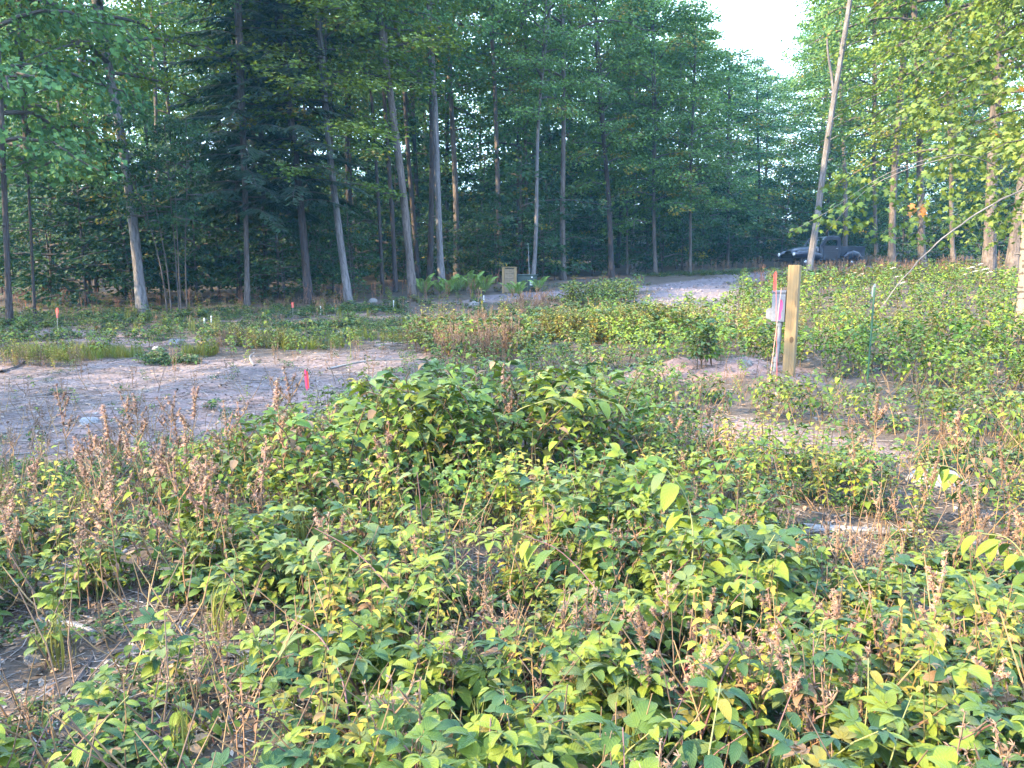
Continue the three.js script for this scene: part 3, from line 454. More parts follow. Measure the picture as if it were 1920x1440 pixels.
function addLeaves(o, plan, name = 'leaf') { for (const l of plan.out) { const set = LEAF.near[l.kind], mm = kid(name, set[l.k % set.length], LM[l.tint], o); l.m.decompose(mm.position, mm.quaternion, mm.scale); } }
const tinted = (g, c) => { const q = g.clone(), a = q.attributes.color; for (let k = 0; k < a.count; k++) a.setXYZ(k, a.getX(k) * c[0], a.getY(k) * c[1], a.getZ(k) * c[2]); return q; };
function mergedPlant(plan, stemR, stemCol, jit, R) {
  const parts = [tinted(stemGeo(plan.pts, stemR), stemCol)];
  for (const l of plan.out) { const set = LEAF.far[l.kind], j = 0.8 + 0.4 * R(); parts.push(tinted(set[l.k % set.length], TINT[l.tint].map((c) => c * j * jit)).applyMatrix4(l.m)); }
  return mergeGeometries(parts);
}
// dried stalk: stem, side branches, bristly whorls (local)
function whorl(mb, R, p, r, n, col) {
  for (let k = 0; k < n; k++) {
    const a = R() * 6.283, e = (R() - 0.35) * 1.9, d = V(Math.cos(a) * Math.cos(e), Math.sin(e), Math.sin(a) * Math.cos(e)), l = r * (0.6 + 0.7 * R()), w = l * 0.10, j = 0.65 + 0.7 * R(), s = V(-d.z, 0.3 * (R() - 0.5), d.x).normalize();
    mb.col = [col[0] * j, col[1] * j, col[2] * j];
    const b0 = mb.v(p.x - s.x * w, p.y - s.y * w, p.z - s.z * w), b1 = mb.v(p.x + s.x * w, p.y + s.y * w, p.z + s.z * w), m0 = mb.v(p.x + d.x * l * 0.6 + s.x * w * 1.2, p.y + d.y * l * 0.6 + w, p.z + d.z * l * 0.6 + s.z * w * 1.2), tp = mb.v(p.x + d.x * l, p.y + d.y * l, p.z + d.z * l);
    mb.t(b0, b1, m0); mb.t(b0, m0, tp);
  }
}
function stalkGeos(seed, H, branches, fine) {
  const R = rng(seed), stem = new MB(200), heads = [], pts = [], la = R() * 6.28, lean = 0.05 + 0.16 * R();
  for (let k = 0; k <= 7; k++) { const t = k / 7; pts.push(V(Math.cos(la) * lean * t * H + (R() - 0.5) * 0.015, H * t, Math.sin(la) * lean * t * H + (R() - 0.5) * 0.015)); }
  stem.tube(pts, pts.map((_, k) => 0.0042 - 0.0004 * k), fine ? 5 : 3);
  const head = (p0, p1, n, r) => { const m = new MB(200), c0 = 0.75 + 0.5 * R(); for (let k = 0; k < n; k++) { if (n > 1 && k) m.tube([p0.clone().lerp(p1, (k - 1) / (n - 1)), p0.clone().lerp(p1, k / (n - 1))], 0.002, 3); whorl(m, R, p0.clone().lerp(p1, k / Math.max(1, n - 1)).add(V((R() - 0.5) * 0.008, 0, (R() - 0.5) * 0.008)), r * (1.1 - 0.5 * k / n), fine ? 26 + Math.floor(14 * R()) : 9, [c0, c0 * (0.9 + 0.15 * R()), c0 * 0.92]); } heads.push(m.geo()); };
  head(alongPts(pts, 0.62 + 0.15 * R()), pts.at(-1), fine ? 5 + Math.floor(4 * R()) : 5, 0.021 + 0.009 * R());
  for (let b = 0; b < branches; b++) { const t = 0.4 + 0.45 * R(), p = alongPts(pts, t), az = R() * 6.283, l = (0.07 + 0.12 * R()) * (H / 0.7), e = p.clone().add(V(Math.cos(az) * l * 0.6, l * 0.8, Math.sin(az) * l * 0.6)); stem.tube([p, p.clone().lerp(e, 0.5).add(V(0, -0.012, 0)), e], [0.0035, 0.003, 0.002], 3); head(p.clone().lerp(e, 0.55), e, fine ? 2 + Math.floor(3 * R()) : 2, 0.017 + 0.008 * R()); }
  // a few withered leaves
  for (let k = 0; k < 3; k++) { const wl = new MB(20); const p = alongPts(pts, 0.25 + 0.4 * R()), a = R() * 6.28, j = 0.6 + 0.5 * R(); wl.col = [j, j * 0.9, j * 0.8]; blade(wl, p, V(Math.cos(a), -0.5, Math.sin(a)).normalize(), V(Math.cos(a) * 0.5, 1, Math.sin(a) * 0.5).normalize(), 0.05, 0.018, { droop: 1.4, fold: 0.8, seg: 3 }); heads.push(wl.geo()); }
  return { stem: stem.geo(true), heads };
}
const noUV = (g) => { if (!g.attributes.normal) g.computeVertexNormals(); return g; };
const tintG = (g, c) => noUV(tinted(g, c));
function mergedStalk(seed, H, br, c1, c2) { const s = stalkGeos(seed, H, br, false); return mergeGeometries([tintG(s.stem, c1), ...s.heads.map((h) => tintG(h, c2))]); }

// ---------------------------------------------------------------- undergrowth: what grows where
const RV = rng(90210);
const tallClump = (x, z) => Math.max(ell(x, z, -0.1, -6.1, 1.25, 0.85), 0.32 * ell(x, z, 1.0, -3.9, 0.8, 0.7), 0.5 * ell(x, z, -1.9, -5.4, 1.2, 0.9));
const dryness = (x, z) => clamp(Math.max(ell(x, z, -2.6, -4.9, 1.9, 1.5), ell(x, z, 0.95, -2.5, 0.7, 0.42) * 1.2, ell(x, z, -0.6, -14, 1.7, 2.0), 0.6 * ell(x, z, 2.6, -4.6, 1.2, 0.9), 0.5 * ell(x, z, -2, -3.2, 1, 0.5), 0.5 * ell(x, z, -1.5, -8.6, 2, 0.8)) + (fbm(x * 0.8 + 30, z * 0.8) - 0.62) * 1.1);
const yellowish = (x, z) => clamp(Math.max(ell(x, z, 1.9, -15.2, 1.9, 0.9), 0.5 * ell(x, z, 5.5, -15, 3, 3), 0.6 * ell(x, z, 1.1, -2.6, 0.8, 0.5)) + (noise(x * 0.6, z * 0.6 + 40) - 0.7) * 0.8);
const spots = [];   // jittered samples over the ground in view
for (let d = 1.5; d < 30; d *= 1.028) { const step = 0.028 * d * (d < 8 ? 1 : 1), half = d * 0.70 + 1.9; const pitch = Math.max(0.135, 0.020 * d + 0.09), n = Math.ceil(2 * half / pitch), keep = Math.min(1, (0.028 * d) / pitch); for (let k = 0; k < n; k++) { if (RV() > keep) continue; const x = -half + (k + RV()) / n * 2 * half, z = -(d + RV() * step); if (z < 0) spots.push([x, z, d]); } }
const near = [], inst = {};
const put = (k, m, c) => { (inst[k] ??= [[], []])[0].push(m); inst[k][1].push(c); };
const shade = (R, v = 0.3) => { const j = 1 - v / 2 + v * R(), w = (R() - 0.5) * 0.12; return RGB(j * (1 + w), j, j * (1 - w)); };
for (const [x, z, d] of spots) {
  const R = RV, b = bare(x, z), y = ground(x, z), g = gravel(x, z); if (g > 0.35) continue;
  const lt = littered(x, z); if (R() < lt * 0.9) { if (R() < 0.35) put('low' + Math.floor(R() * 2), mat4(x, y, z, 0, R() * 6.28, 0, 0.35 + 0.5 * R()), shade(R)); continue; }
  const dry = dryness(x, z), yel = yellowish(x, z), tall = tallClump(x, z), patch = fbm(x * 1.1 + 11, z * 1.1 + 5), left = smooth(2.5, -0.5, x - (d - 17) * 0.25) * smooth(15.5, 17.5, d);
  const hill = smooth(1.0, 2.5, x - (14 - d) * 0.1) * smooth(8.2, 10.5, d);
  if (R() < b * 0.955) { if (R() < 0.16 && g < 0.1 && d < 24) put(R() < 0.5 ? 'weed' + Math.floor(R() * 2) : 'low' + Math.floor(R() * 2), mat4(x, y, z, 0, R() * 6.28, 0, 0.35 + 0.5 * R()), shade(R)); else if (R() < 0.12) put('seedling' + Math.floor(R() * 2), mat4(x, y, z, 0, R() * 6.28, 0, 0.5 + 0.7 * R()), shade(R)); continue; }
  const flatLeft = smooth(-1.6, -2.6, x) * smooth(4.2, 5, d) * (1 - smooth(8, 9, d)); let h = (0.62 + 0.5 * patch + 1.15 * tall + 0.30 * hill) * (1 - 0.45 * flatLeft) * (1 - 0.55 * ell(x, z, 4.05, -8.7, 0.8, 1.0)) * (1 - 0.5 * ell(x, z, 2.9, -9.2, 1.1, 0.8)) * (1 - 0.55 * ell(x, z, 2.05, -4.0, 0.8, 0.65)) * (1 - 0.62 * left) * (0.75 + 0.5 * R()) * (1 - 0.5 * b);
  const thin = smooth(0.37, 0.52, patch + 0.25 * tall + 0.25 * hill + 0.12 * (1 - smooth(3, 5, d)));
  if (d > 24.5) { const k = R(); put(k < 0.5 ? 'low' + Math.floor(R() * 3) : k < 0.8 ? 'weed' + Math.floor(R() * 2) : 'bramble' + Math.floor(R() * 5), mat4(x, y, z, 0, R() * 6.28, 0, 0.7 + 0.8 * R()), RGB(0.9 + 0.5 * R(), 0.85 + 0.15 * R(), 0.9)); continue; }
  if (R() < dry * 0.42 * (1 - 0.6 * flatLeft)) {
    if (d < 6.2 && inPic(x, z, 0.12)) near.push(['stalk', x, y, z, (0.65 + 0.55 * R()) * (1 + 0.25 * tall) * (x > 0 && d < 3.4 ? 0.72 : 1), d]); else put((R() < 0.4 ? 'stalk' : 'weed') + Math.floor(R() * 2), mat4(x, y, z, (R() - 0.5) * 0.3, R() * 6.28, (R() - 0.5) * 0.3, 0.75 + 0.55 * R()), shade(R, 0.6));
    if (R() < 0.5) continue;
  }
  if (left > 0.5) { if (R() < 0.5) put('low' + Math.floor(R() * 3), mat4(x + R() * 0.2, y, z + R() * 0.2, 0, R() * 6.28, 0, 0.9 + 0.7 * R()), shade(R, 0.4)); const k = R(); put(k < 0.74 ? 'low' + Math.floor(R() * 3) : k < 0.80 ? 'weed' + Math.floor(R() * 2) : k < 0.9 ? 'bramble' + Math.floor(R() * 5) : 'grass' + Math.floor(R() * 2), mat4(x, y, z, 0, R() * 6.28, 0, 0.65 + 0.7 * R()), shade(R, 0.4)); continue; }
  if (R() > 0.2 + 0.8 * thin) { if (R() < 0.6) put('low' + Math.floor(R() * 3), mat4(x, y, z, 0, R() * 6.28, 0, 0.5 + 0.6 * R()), shade(R)); continue; }
  if (R() < yel * 0.75) { put('golden' + Math.floor(R() * 3), mat4(x, y, z, (R() - 0.5) * 0.2, R() * 6.28, (R() - 0.5) * 0.2, clamp(h, 0.6, 1.3) * 0.8), shade(R, 0.5)); continue; }
  const simple = noise(x * 2.4 + 50, z * 2.4) > (d < 5 ? 0.54 : 0.62);
  if (d < 6.5) for (let q = 0; q < 2; q++) { const k = R(), xx = x + (R() - 0.5) * 0.25, zz = z + (R() - 0.5) * 0.25; if (R() < 0.75) put((k < 0.72 ? 'low' : k < 0.82 ? 'grass' : k < 0.94 ? 'weed' : 'golden') + Math.floor(R() * 2), mat4(xx, ground(xx, zz), zz, (R() - 0.5) * 0.4, R() * 6.28, (R() - 0.5) * 0.4, 0.45 + 0.5 * R()), shade(R, 0.5)); }
  if (d < 4.4 && inPic(x, z, 0.12)) near.push([simple ? 'herb' : 'bramble', x, y, z, h, d]);
  else put((simple ? 'herb' : 'bramble') + Math.floor(R() * (simple ? 4 : 5)), mat4(x, y, z, (R() - 0.5) * 0.3, R() * 6.28, (R() - 0.5) * 0.3, clamp(h, 0.45, 2.0) * (1 + 0.012 * d)), hill > 0.4 ? shade(R, 0.45).multiply(RGB(1.15, 1.25, 0.95)) : shade(R, 0.45));
}
// shapes for the mass of plants
{
  const R = rng(31337), G = {};
  for (let k = 0; k < 5; k++) G['bramble' + k] = mergedPlant(stalkPlan(200 + k, 0.40, 15 + k, 0.068, 'compound', 0.2, [0.3, 0.5, 0.35, 0.6, 0.2][k]), 0.005, TINT.tan.map((c) => c * 0.6), 1, R);
  for (let k = 0; k < 4; k++) G['herb' + k] = mergedPlant(stalkPlan(240 + k, 0.42, 16, 0.078, 'simple', 0.25, 0.4), 0.004, [0.14, 0.12, 0.05], 1, R);
  for (let k = 0; k < 3; k++) { const m = []; for (let q = 0; q < 4; q++) { const p = stalkPlan(260 + k * 7 + q, 0.10 + 0.05 * R(), 6, 0.05 + 0.015 * k, k === 1 ? 'simple' : 'compound', 0.6, 0.12); for (const l of p.out) if (l.tint === 'mid' && R() < 0.5) l.tint = 'dark'; m.push(mergedPlant(p, 0.002, [0.1, 0.11, 0.05], 0.95, R).translate((R() - 0.5) * 0.2, 0, (R() - 0.5) * 0.2)); } G['low' + k] = mergeGeometries(m); }
  for (let k = 0; k < 2; k++) G['seedling' + k] = mergedPlant(stalkPlan(290 + k, 0.06, 6, 0.045, 'simple', 0.3, 0.4), 0.002, [0.12, 0.13, 0.05], 1, R);
  for (let k = 0; k < 2; k++) { G['stalk' + k] = mergedStalk(300 + k, 0.62, 4, [0.19, 0.115, 0.055], [0.21, 0.125, 0.075]); const w = []; for (let q = 0; q < 3; q++) w.push(mergedStalk(320 + k * 5 + q, 0.38 + 0.14 * R(), 3, [0.18, 0.11, 0.065], [0.19, 0.125, 0.085]).translate((R() - 0.5) * 0.22, 0, (R() - 0.5) * 0.22)); G['weed' + k] = mergeGeometries(w); }
  for (let k = 0; k < 3; k++) { const m = new MB(500); for (let q = 0; q < 3; q++) { const bx = (R() - 0.5) * 0.16, bz = (R() - 0.5) * 0.16, H = 0.5 + 0.2 * R(), lx = (R() - 0.5) * 0.2, pts = [V(bx, 0, bz), V(bx + lx * 0.4, H * 0.5, bz), V(bx + lx, H, bz + lx * 0.5)]; m.col = [0.2, 0.16, 0.06]; m.tube(pts, [0.004, 0.003, 0.002], 3); for (let l = 0; l < 16; l++) { const t = 0.15 + 0.85 * l / 16, a = l * 2.4, p = alongPts(pts, t), j = 0.75 + 0.5 * R(), yy = R(); m.col = yy < 0.4 ? [0.42 * j, 0.34 * j, 0.05 * j] : yy < 0.47 ? [0.34 * j, 0.22 * j, 0.10 * j] : [0.22 * j, 0.28 * j, 0.035 * j]; const D = V(Math.cos(a), 0.35, Math.sin(a)).normalize(), N = V(-Math.cos(a) * 0.35, 1, -Math.sin(a) * 0.35).normalize(); blade(m, p, D, N, 0.085 * (1.15 - 0.5 * t), 0.028, { droop: 1.1, fold: 0.3, seg: 3, lance: 1 }); } } G['golden' + k] = m.geo(true); }
  for (let k = 0; k < 2; k++) { const m = new MB(500); for (let q = 0; q < 26; q++) { const a = R() * 6.28, r = R() * 0.06, j = 0.7 + 0.6 * R(), D = V(Math.cos(a) * 0.5, 1, Math.sin(a) * 0.5).normalize(), N = V(-Math.cos(a), 0.5, -Math.sin(a)).normalize(); N.addScaledVector(D, -N.dot(D)).normalize(); m.col = [0.20 * j, 0.22 * j, 0.05 * j]; blade(m, V(Math.cos(a) * r, 0, Math.sin(a) * r), D, N, 0.22 + 0.2 * R(), 0.007, { droop: -0.8 - 0.9 * R(), fold: 0.2, seg: 4, lance: 1 }); } G['grass' + k] = m.geo(true); }
  globalThis.VEG = G;
}
const VEG = globalThis.VEG, MASS = {
  bramble: ['bramble_undergrowth', 'dense low bramble leaves covering the clearing and bank'], herb: ['leafy_undergrowth', 'leafy green herbs with pointed leaves growing through the brambles'], low: ['low_ground_cover', 'low bluish green weeds covering the ground of the clearing'],
  seedling: ['seedlings', 'small green seedlings scattered on the bare earth'], stalk: ['dry_stalks', 'brown dried seed stalks standing among the green leaves'], weed: ['brown_weeds', 'thin brown dried weeds in patches on the clearing'], golden: ['yellowing_weeds', 'yellow-green weeds with narrow leaves along the sunlit ridge'], grass: ['grass', 'thin yellow-green grass tufts on the clearing'],
};
// grass and yellow patches by the dirt path
{
  const R = rng(555);
  for (const [px, py, d, rx, rz, n, k] of [[140, 672, 14.2, 1.3, 0.5, 230, 'grass'], [380, 668, 14.6, 0.35, 0.3, 50, 'grass'], [60, 690, 13.3, 1.0, 0.25, 16, 'weed'], [60, 690, 13.3, 1.0, 0.25, 30, 'golden'], [430, 655, 15.2, 0.5, 0.4, 20, 'weed'], [480, 650, 15.6, 0.9, 0.4, 60, 'golden'], [560, 648, 15.6, 1.0, 0.35, 90, 'grass'], [320, 690, 13.2, 0.5, 0.25, 40, 'low'], [700, 650, 16.5, 1.1, 0.3, 60, 'grass'], [890, 690, 13, 0.8, 0.9, 60, 'weed'], [880, 650, 15.5, 1.3, 0.8, 60, 'weed'], [900, 670, 14, 1.2, 1.2, 90, 'bramble'], [860, 650, 15, 1.2, 1.0, 20, 'golden'], [660, 560, 23, 1.5, 0.4, 60, 'low'], [1150, 600, 15.3, 1.9, 0.8, 170, 'golden'], [1160, 600, 15.4, 2.0, 0.8, 110, 'bramble'], [1330, 600, 15.3, 1.2, 0.7, 50, 'golden'], [1322, 690, 10.3, 0.22, 0.18, 9, 'bramble'], [1250, 690, 10.6, 0.3, 0.3, 7, 'low'], [1250, 560, 21, 0.7, 0.5, 60, 'bramble'], [1150, 555, 22.5, 1.6, 0.8, 120, 'bramble'], [990, 575, 20.5, 0.7, 0.5, 25, 'weed'], [970, 575, 20.5, 1.2, 0.5, 50, 'low'], [1480, 500, 34, 3, 1, 40, 'weed'], [1530, 500, 40, 3.4, 1.5, 50, 'weed'], [1680, 500, 29, 4, 2, 60, 'weed'], [1560, 500, 33, 4, 2, 150, 'low'], [1700, 500, 27, 5, 2, 150, 'bramble'], [1400, 505, 42, 4, 1.5, 40, 'weed'], [1400, 505, 42, 4, 1.5, 120, 'low'], [1330, 500, 40, 4, 1.5, 160, 'low'], [560, 560, 24.5, 2, 0.6, 30, 'weed'], [400, 560, 23, 6, 1.5, 260, 'low'], [150, 560, 21, 4, 1.5, 160, 'low'], [150, 560, 20, 4, 2, 50, 'bramble'], [560, 600, 19, 3, 1.2, 140, 'low'], [800, 600, 19, 3, 1.5, 150, 'low'], [800, 600, 19, 3, 1.5, 40, 'bramble']]) {
    const c = at(px, py, d);
    for (let q = 0; q < n; q++) { const a = R() * 6.28, r = Math.sqrt(R()), x = c.x + Math.cos(a) * r * rx, z = c.z + Math.sin(a) * r * rz; if (gravel(x, z) > 0.3) continue; put(k + Math.floor(R() * 2), mat4(x, ground(x, z), z, 0, R() * 6.28, 0, (0.7 + 0.7 * R()) * (k === 'bramble' ? 1.25 : d > 28 ? 1.2 : 1) * (px < 820 && k !== 'low' ? 0.58 : 1) * (k === 'golden' && px > 900 ? 0.85 : 1)), k === 'grass' ? RGB(0.8 + 0.5 * R(), 0.9 + 0.3 * R(), 0.8) : shade(R, 0.5)); }
  }
}
for (const k in inst) { const kind = k.replace(/\d$/, ''); scatter(MASS[kind][0], MASS[kind][1], VEG[k], kind === 'stalk' || kind === 'weed' ? M.dry : MVEG, inst[k][0], inst[k][1]); }

// the nearest plants, each on its own
{
  const R = rng(777), proto = { bramble: [], herb: [], stalk: [] };
  const LAB = { bramble: ['bramble_plant', 'green bramble plant with three-part leaves in the near undergrowth', 'plant', 'bramble plants in the foreground'], herb: ['leafy_herb', 'leafy herb with drooping pointed leaves in the near undergrowth', 'plant', 'leafy herbs in the foreground'], stalk: ['dried_stalk', 'brown dried stalk with bristly seed heads among the green leaves', 'dried plant', 'dried seed stalks in the foreground'] };
  const make = (kind, v) => {
    const [nm, lb, ct, gr] = LAB[kind], o = thing(nm, lb, ct, [0, 0, 0], gr);
    if (kind === 'stalk') { const s = stalkGeos(500 + v, 0.56 + 0.05 * (v % 4), 3 + v % 4, true), mt = v % 3 ? M.seed : M.seedDark; kid('stem', s.stem, M.dryStem, o); s.heads.forEach((h, q) => kid(q >= s.heads.length - 3 ? 'withered_leaf' : 'seed_head', h, mt, o)); }
    else { const p = kind === 'bramble' ? stalkPlan(600 + v, 0.36, 13 + v % 5, 0.068 + 0.010 * (v % 4), 'compound', 0.25, 0.32 + 0.08 * (v % 5)) : stalkPlan(640 + v, 0.40, v % 3 === 2 ? 22 : 14, v % 3 === 2 ? 0.068 : 0.072 + 0.010 * (v % 4), v % 3 === 2 ? 'lance' : v % 4 === 3 ? 'lobed' : 'simple', 0.3, 0.45); kid('stem', stemGeo(p.pts, kind === 'bramble' ? 0.005 : 0.004), v % 2 ? M.stem : M.cane, o); addLeaves(o, p); }
    return o;
  };
  const NV = { bramble: 18, herb: 14, stalk: 16 }, count = { bramble: 0, herb: 0, stalk: 0 };
  for (const [kind, x, y, z, h, d] of near) {
    if (!inPic(x, z, 0.12) || (x * x + z * z) < 2.6) continue;
    const v = count[kind]++ % NV[kind]; let o = proto[kind][v];
    if (!o) o = proto[kind][v] = make(kind, v); else { o = o.clone(); o.name = numbered(LAB[kind][0]); scene.add(o); }
    const px = 960 + F * x / -z, row = d < 2.9 ? 0 : d < 4 ? 1 : 2, col = px < 520 ? 0 : px < 1000 ? 1 : px < 1450 ? 2 : 3, where = [['at the bottom left corner', 'along the bottom edge left of the middle', 'along the bottom edge right of the middle', 'at the bottom right corner'], ['by the littered patch on the lower left', 'left of the middle in the near brush', 'right of the middle in the near brush', 'at the right border of the near brush'], ['in the dry weeds on the left', 'just before the central clump', 'right of the central clump', 'by the grey log on the right']][row][col];
    o.userData.label = { bramble: 'bramble with three-part leaves ', herb: 'leafy herb with pointed leaves ', stalk: 'brown dried seed stalk ' }[kind] + (h > 0.95 ? '(tall) ' : '').replace('(tall) ', 'growing tall ') + where; o.userData.group = kind + ' plants ' + where;
    o.position.set(x, y - 0.01, z); o.rotation.set((R() - 0.5) * 0.3, R() * 6.28, (R() - 0.5) * 0.3); const s = clamp(h, 0.5, 1.9); o.scale.set(lerp(s, 1, 0.35), s, lerp(s, 1, 0.35));
  }
  console.log(JSON.stringify(count), Object.entries(inst).map(([k, v]) => k + ':' + v[0].length).join(' '));
}

// ---------------------------------------------------------------- the near maple at the right border and its branches
function mapleLeaf(mb, p, d, n, len, R) {
  const s = V().crossVectors(d, n), L = [[0.05, 0], [0.12, 0.46], [0.30, 0.24], [0.62, 0.62], [0.60, 0.20], [0.74, 0.20], [1, 0]], bend = 0.15 + 0.25 * R();
  const at2 = ([a, b], sg) => { const l = a * len, w = b * len * sg, h = -bend * len * (a * a * 0.6 + Math.abs(b) * 0.5); return mb.v(p.x + d.x * l + s.x * w + n.x * h, p.y + d.y * l + s.y * w + n.y * h, p.z + d.z * l + s.z * w + n.z * h, 0.5 + 0.5 * b * sg, a); };
  const c = at2([0.45, 0], 1);
  for (const sg of [-1, 1]) { let q = at2(L[0], sg); for (let k = 1; k < L.length; k++) { const r = at2(L[k], sg); mb.t(c, q, r); q = r; } }
}
function leafCluster(mb, R, p, size, n, len, flat = 0.45, light = 0.5) {
  for (let k = 0; k < n; k++) {
    const a = R() * 6.283, r = Math.sqrt(R()) * size, q = V(p.x + Math.cos(a) * r, p.y + (R() - 0.55) * 2 * flat * size, p.z + Math.sin(a) * r), D = V(Math.cos(a) + (R() - 0.5), -0.4 - R() * 0.9, Math.sin(a) + (R() - 0.5)).normalize(), N = V((R() - 0.5) * 1.4, 1, (R() - 0.5) * 1.4); N.addScaledVector(D, -N.dot(D)).normalize();
    const j = 0.8 + 0.4 * R(), t = clamp(light + (R() - 0.5) * 0.9), o = R() < 0.003; mb.col = o ? [0.34, 0.17, 0.03] : [lerp(0.06, 0.17, t) * j, lerp(0.125, 0.225, t) * j, lerp(0.028, 0.034, t) * j];
    mapleLeaf(mb, q, D, N, len * (0.65 + 0.6 * R()), R);
  }
}
{
  const R = rng(8181), x0 = 9.4, z0 = -12.2, o = thing('maple_tree', 'near maple at the right border with bright lobed leaves and a thin arching branch', 'tree', [x0, ground(x0, z0), z0]), y0 = o.position.y;
  kid('trunk', trunkGeo(991, V(0, 0, 0), V(0.3, 10, 0), 12, 0.13, 0.3, 0.1, 14).geo, M.bark, o);
  const wood = new MB(4000), leaf = new MB(60000);
  for (let l = 0; l < 46; l++) {
    const t = (l + R()) / 46, h = 2.2 + 8.6 * t, az = Math.PI + (R() - 0.5) * 3.6, reach = (2.6 + 1.5 * R()) * (1 - 0.35 * t) * (t < 0.12 ? 0.8 : 1), pts = [];
    for (let k = 0; k <= 6; k++) { const s = k / 6; pts.push(V(Math.cos(az) * reach * s, h + reach * (0.45 * s - 0.45 * s * s) + (R() - 0.5) * 0.08, Math.sin(az) * reach * s)); }
    wood.tube(pts, pts.map((_, k) => 0.03 - 0.0042 * k), 5);
    const tone = R();
    for (let q = 0; q < 12; q++) { const s = 0.2 + 0.8 * R(), p = alongPts(pts, Math.min(0.99, s)); p.add(V((R() - 0.5) * 1.0 * reach * 0.4, (R() - 0.5) * 0.3, (R() - 0.5) * 1.0 * reach * 0.4)); leafCluster(leaf, R, p, 0.3 + 0.2 * R(), 24 + Math.floor(14 * R()), 0.105, 0.45, 0.25 + 0.6 * tone); }
  }
  kid('limb', wood.geo(true), M.bark, o); kid('crown', leaf.geo(), M.treeLeaf, o);
  // the arching branch, with leaves hanging at its end
  const arch = [[1990, 420, 12.2], [1925, 348, 11.8], [1850, 303, 11.4], [1790, 290, 11.0], [1710, 307, 10.7], [1640, 338, 10.4], [1560, 392, 10.1], [1478, 437, 9.9]].map(([a, b, d]) => at(a, b, d).sub(o.position)), cv = new THREE.CatmullRomCurve3(arch).getPoints(30);
  const bw = new MB(400); bw.tube(cv, cv.map((_, k) => 0.0085 - 0.00022 * k), 6);
  const arch2 = [[1790, 292, 11.0], [1700, 318, 10.6], [1630, 352, 10.3], [1585, 395, 10.1], [1545, 440, 10]].map(([a, b, d]) => at(a, b, d).sub(o.position)), cv2 = new THREE.CatmullRomCurve3(arch2).getPoints(16); bw.tube(cv2, cv2.map((_, k) => 0.007 - 0.00035 * k), 5);
  kid('branch', bw.geo(true), std({ color: RGB(0.22, 0.18, 0.15), map: barkMap, roughness: 0.9 }), o);
  const bl = new MB(8000);
  for (const [a, b, d, n, s] of [[1640, 345, 10.4, 22, 0.22], [1600, 370, 10.2, 26, 0.22], [1570, 400, 10.1, 34, 0.25], [1610, 410, 10.2, 26, 0.22], [1540, 415, 10, 20, 0.16], [1660, 375, 10.4, 22, 0.22], [1700, 350, 10.6, 26, 0.28], [1650, 440, 10.2, 16, 0.15], [1690, 420, 10.5, 26, 0.24], [1740, 390, 10.8, 34, 0.3], [1720, 440, 10.6, 16, 0.16], [1585, 335, 10.4, 16, 0.16], [1560, 345, 10.4, 10, 0.12], [1780, 430, 11, 36, 0.32], [1830, 400, 11.4, 40, 0.36], [1870, 380, 11.6, 46, 0.4], [1840, 340, 11.6, 40, 0.35], [1790, 350, 11.4, 36, 0.34], [1900, 430, 11.8, 36, 0.35], [1760, 330, 11, 30, 0.3], [1490, 430, 9.9, 5, 0.08], [1850, 445, 11.4, 20, 0.25], [1905, 320, 12, 46, 0.4], [1860, 285, 12, 46, 0.4], [1800, 265, 12, 40, 0.38]]) leafCluster(bl, R, at(a, b, d).sub(o.position), s, n, 0.085, 0.6, 0.55);
  kid('foliage', bl.geo(), M.treeLeaf, o);
  const ol = new MB(100), oc = at(1720, 388, 10.4).sub(o.position); for (let k = 0; k < 9; k++) { const D = V(R() - 0.5, -0.8, R() - 0.5).normalize(), N = V(R() - 0.5, 0.5, 0.7).normalize(); N.addScaledVector(D, -N.dot(D)).normalize(); ol.col = [0.40 + 0.1 * R(), 0.19 + 0.05 * R(), 0.06]; mapleLeaf(ol, oc.clone().add(V((R() - 0.5) * 0.22, (R() - 0.5) * 0.16, (R() - 0.5) * 0.1)), D, N, 0.09, R); }
  tag(kid('turned_leaves', ol.geo(), M.treeLeaf, o), 'small orange cluster of turned leaves');
  // the bare bent pole
  const b0 = at(1650, 580, 9.6), pole = thing('bent_pole', 'long bare bent stem arching from the green brush up to the right border', 'branch', b0), pc = new THREE.CatmullRomCurve3([[1650, 580, 9.6], [1695, 520, 9.8], [1740, 472, 10], [1790, 430, 10.2], [1850, 390, 10.5], [1925, 353, 10.9], [2020, 325, 11.4]].map(([a, b, d]) => at(a, b, d).sub(b0))).getPoints(26).map((q, k) => q.add(V(0.012 * (hash(k, 7) - 0.5), 0.014 * (hash(k, 8) - 0.5), 0.012 * (hash(k, 9) - 0.5)))), pm = new MB(300);
  pm.tube(pc, pc.map((_, k) => (0.0048 + 0.00034 * k) * (0.92 + 0.16 * hash(k, 3))), 7); for (const [k, dx, dy] of [[9, 0.10, 0.14], [14, -0.12, 0.16], [18, 0.16, 0.12], [22, -0.08, 0.18], [25, 0.1, -0.12]]) pm.tube([pc[k], pc[k].clone().add(V(dx * 0.5, dy * 0.6, 0.02)), pc[k].clone().add(V(dx, dy, 0.05))], [0.004, 0.003, 0.001], 4);
  kid('stem', pm.geo(true), std({ color: RGB(0.19, 0.165, 0.145), map: barkMap, roughness: 0.9 }), pole);
}
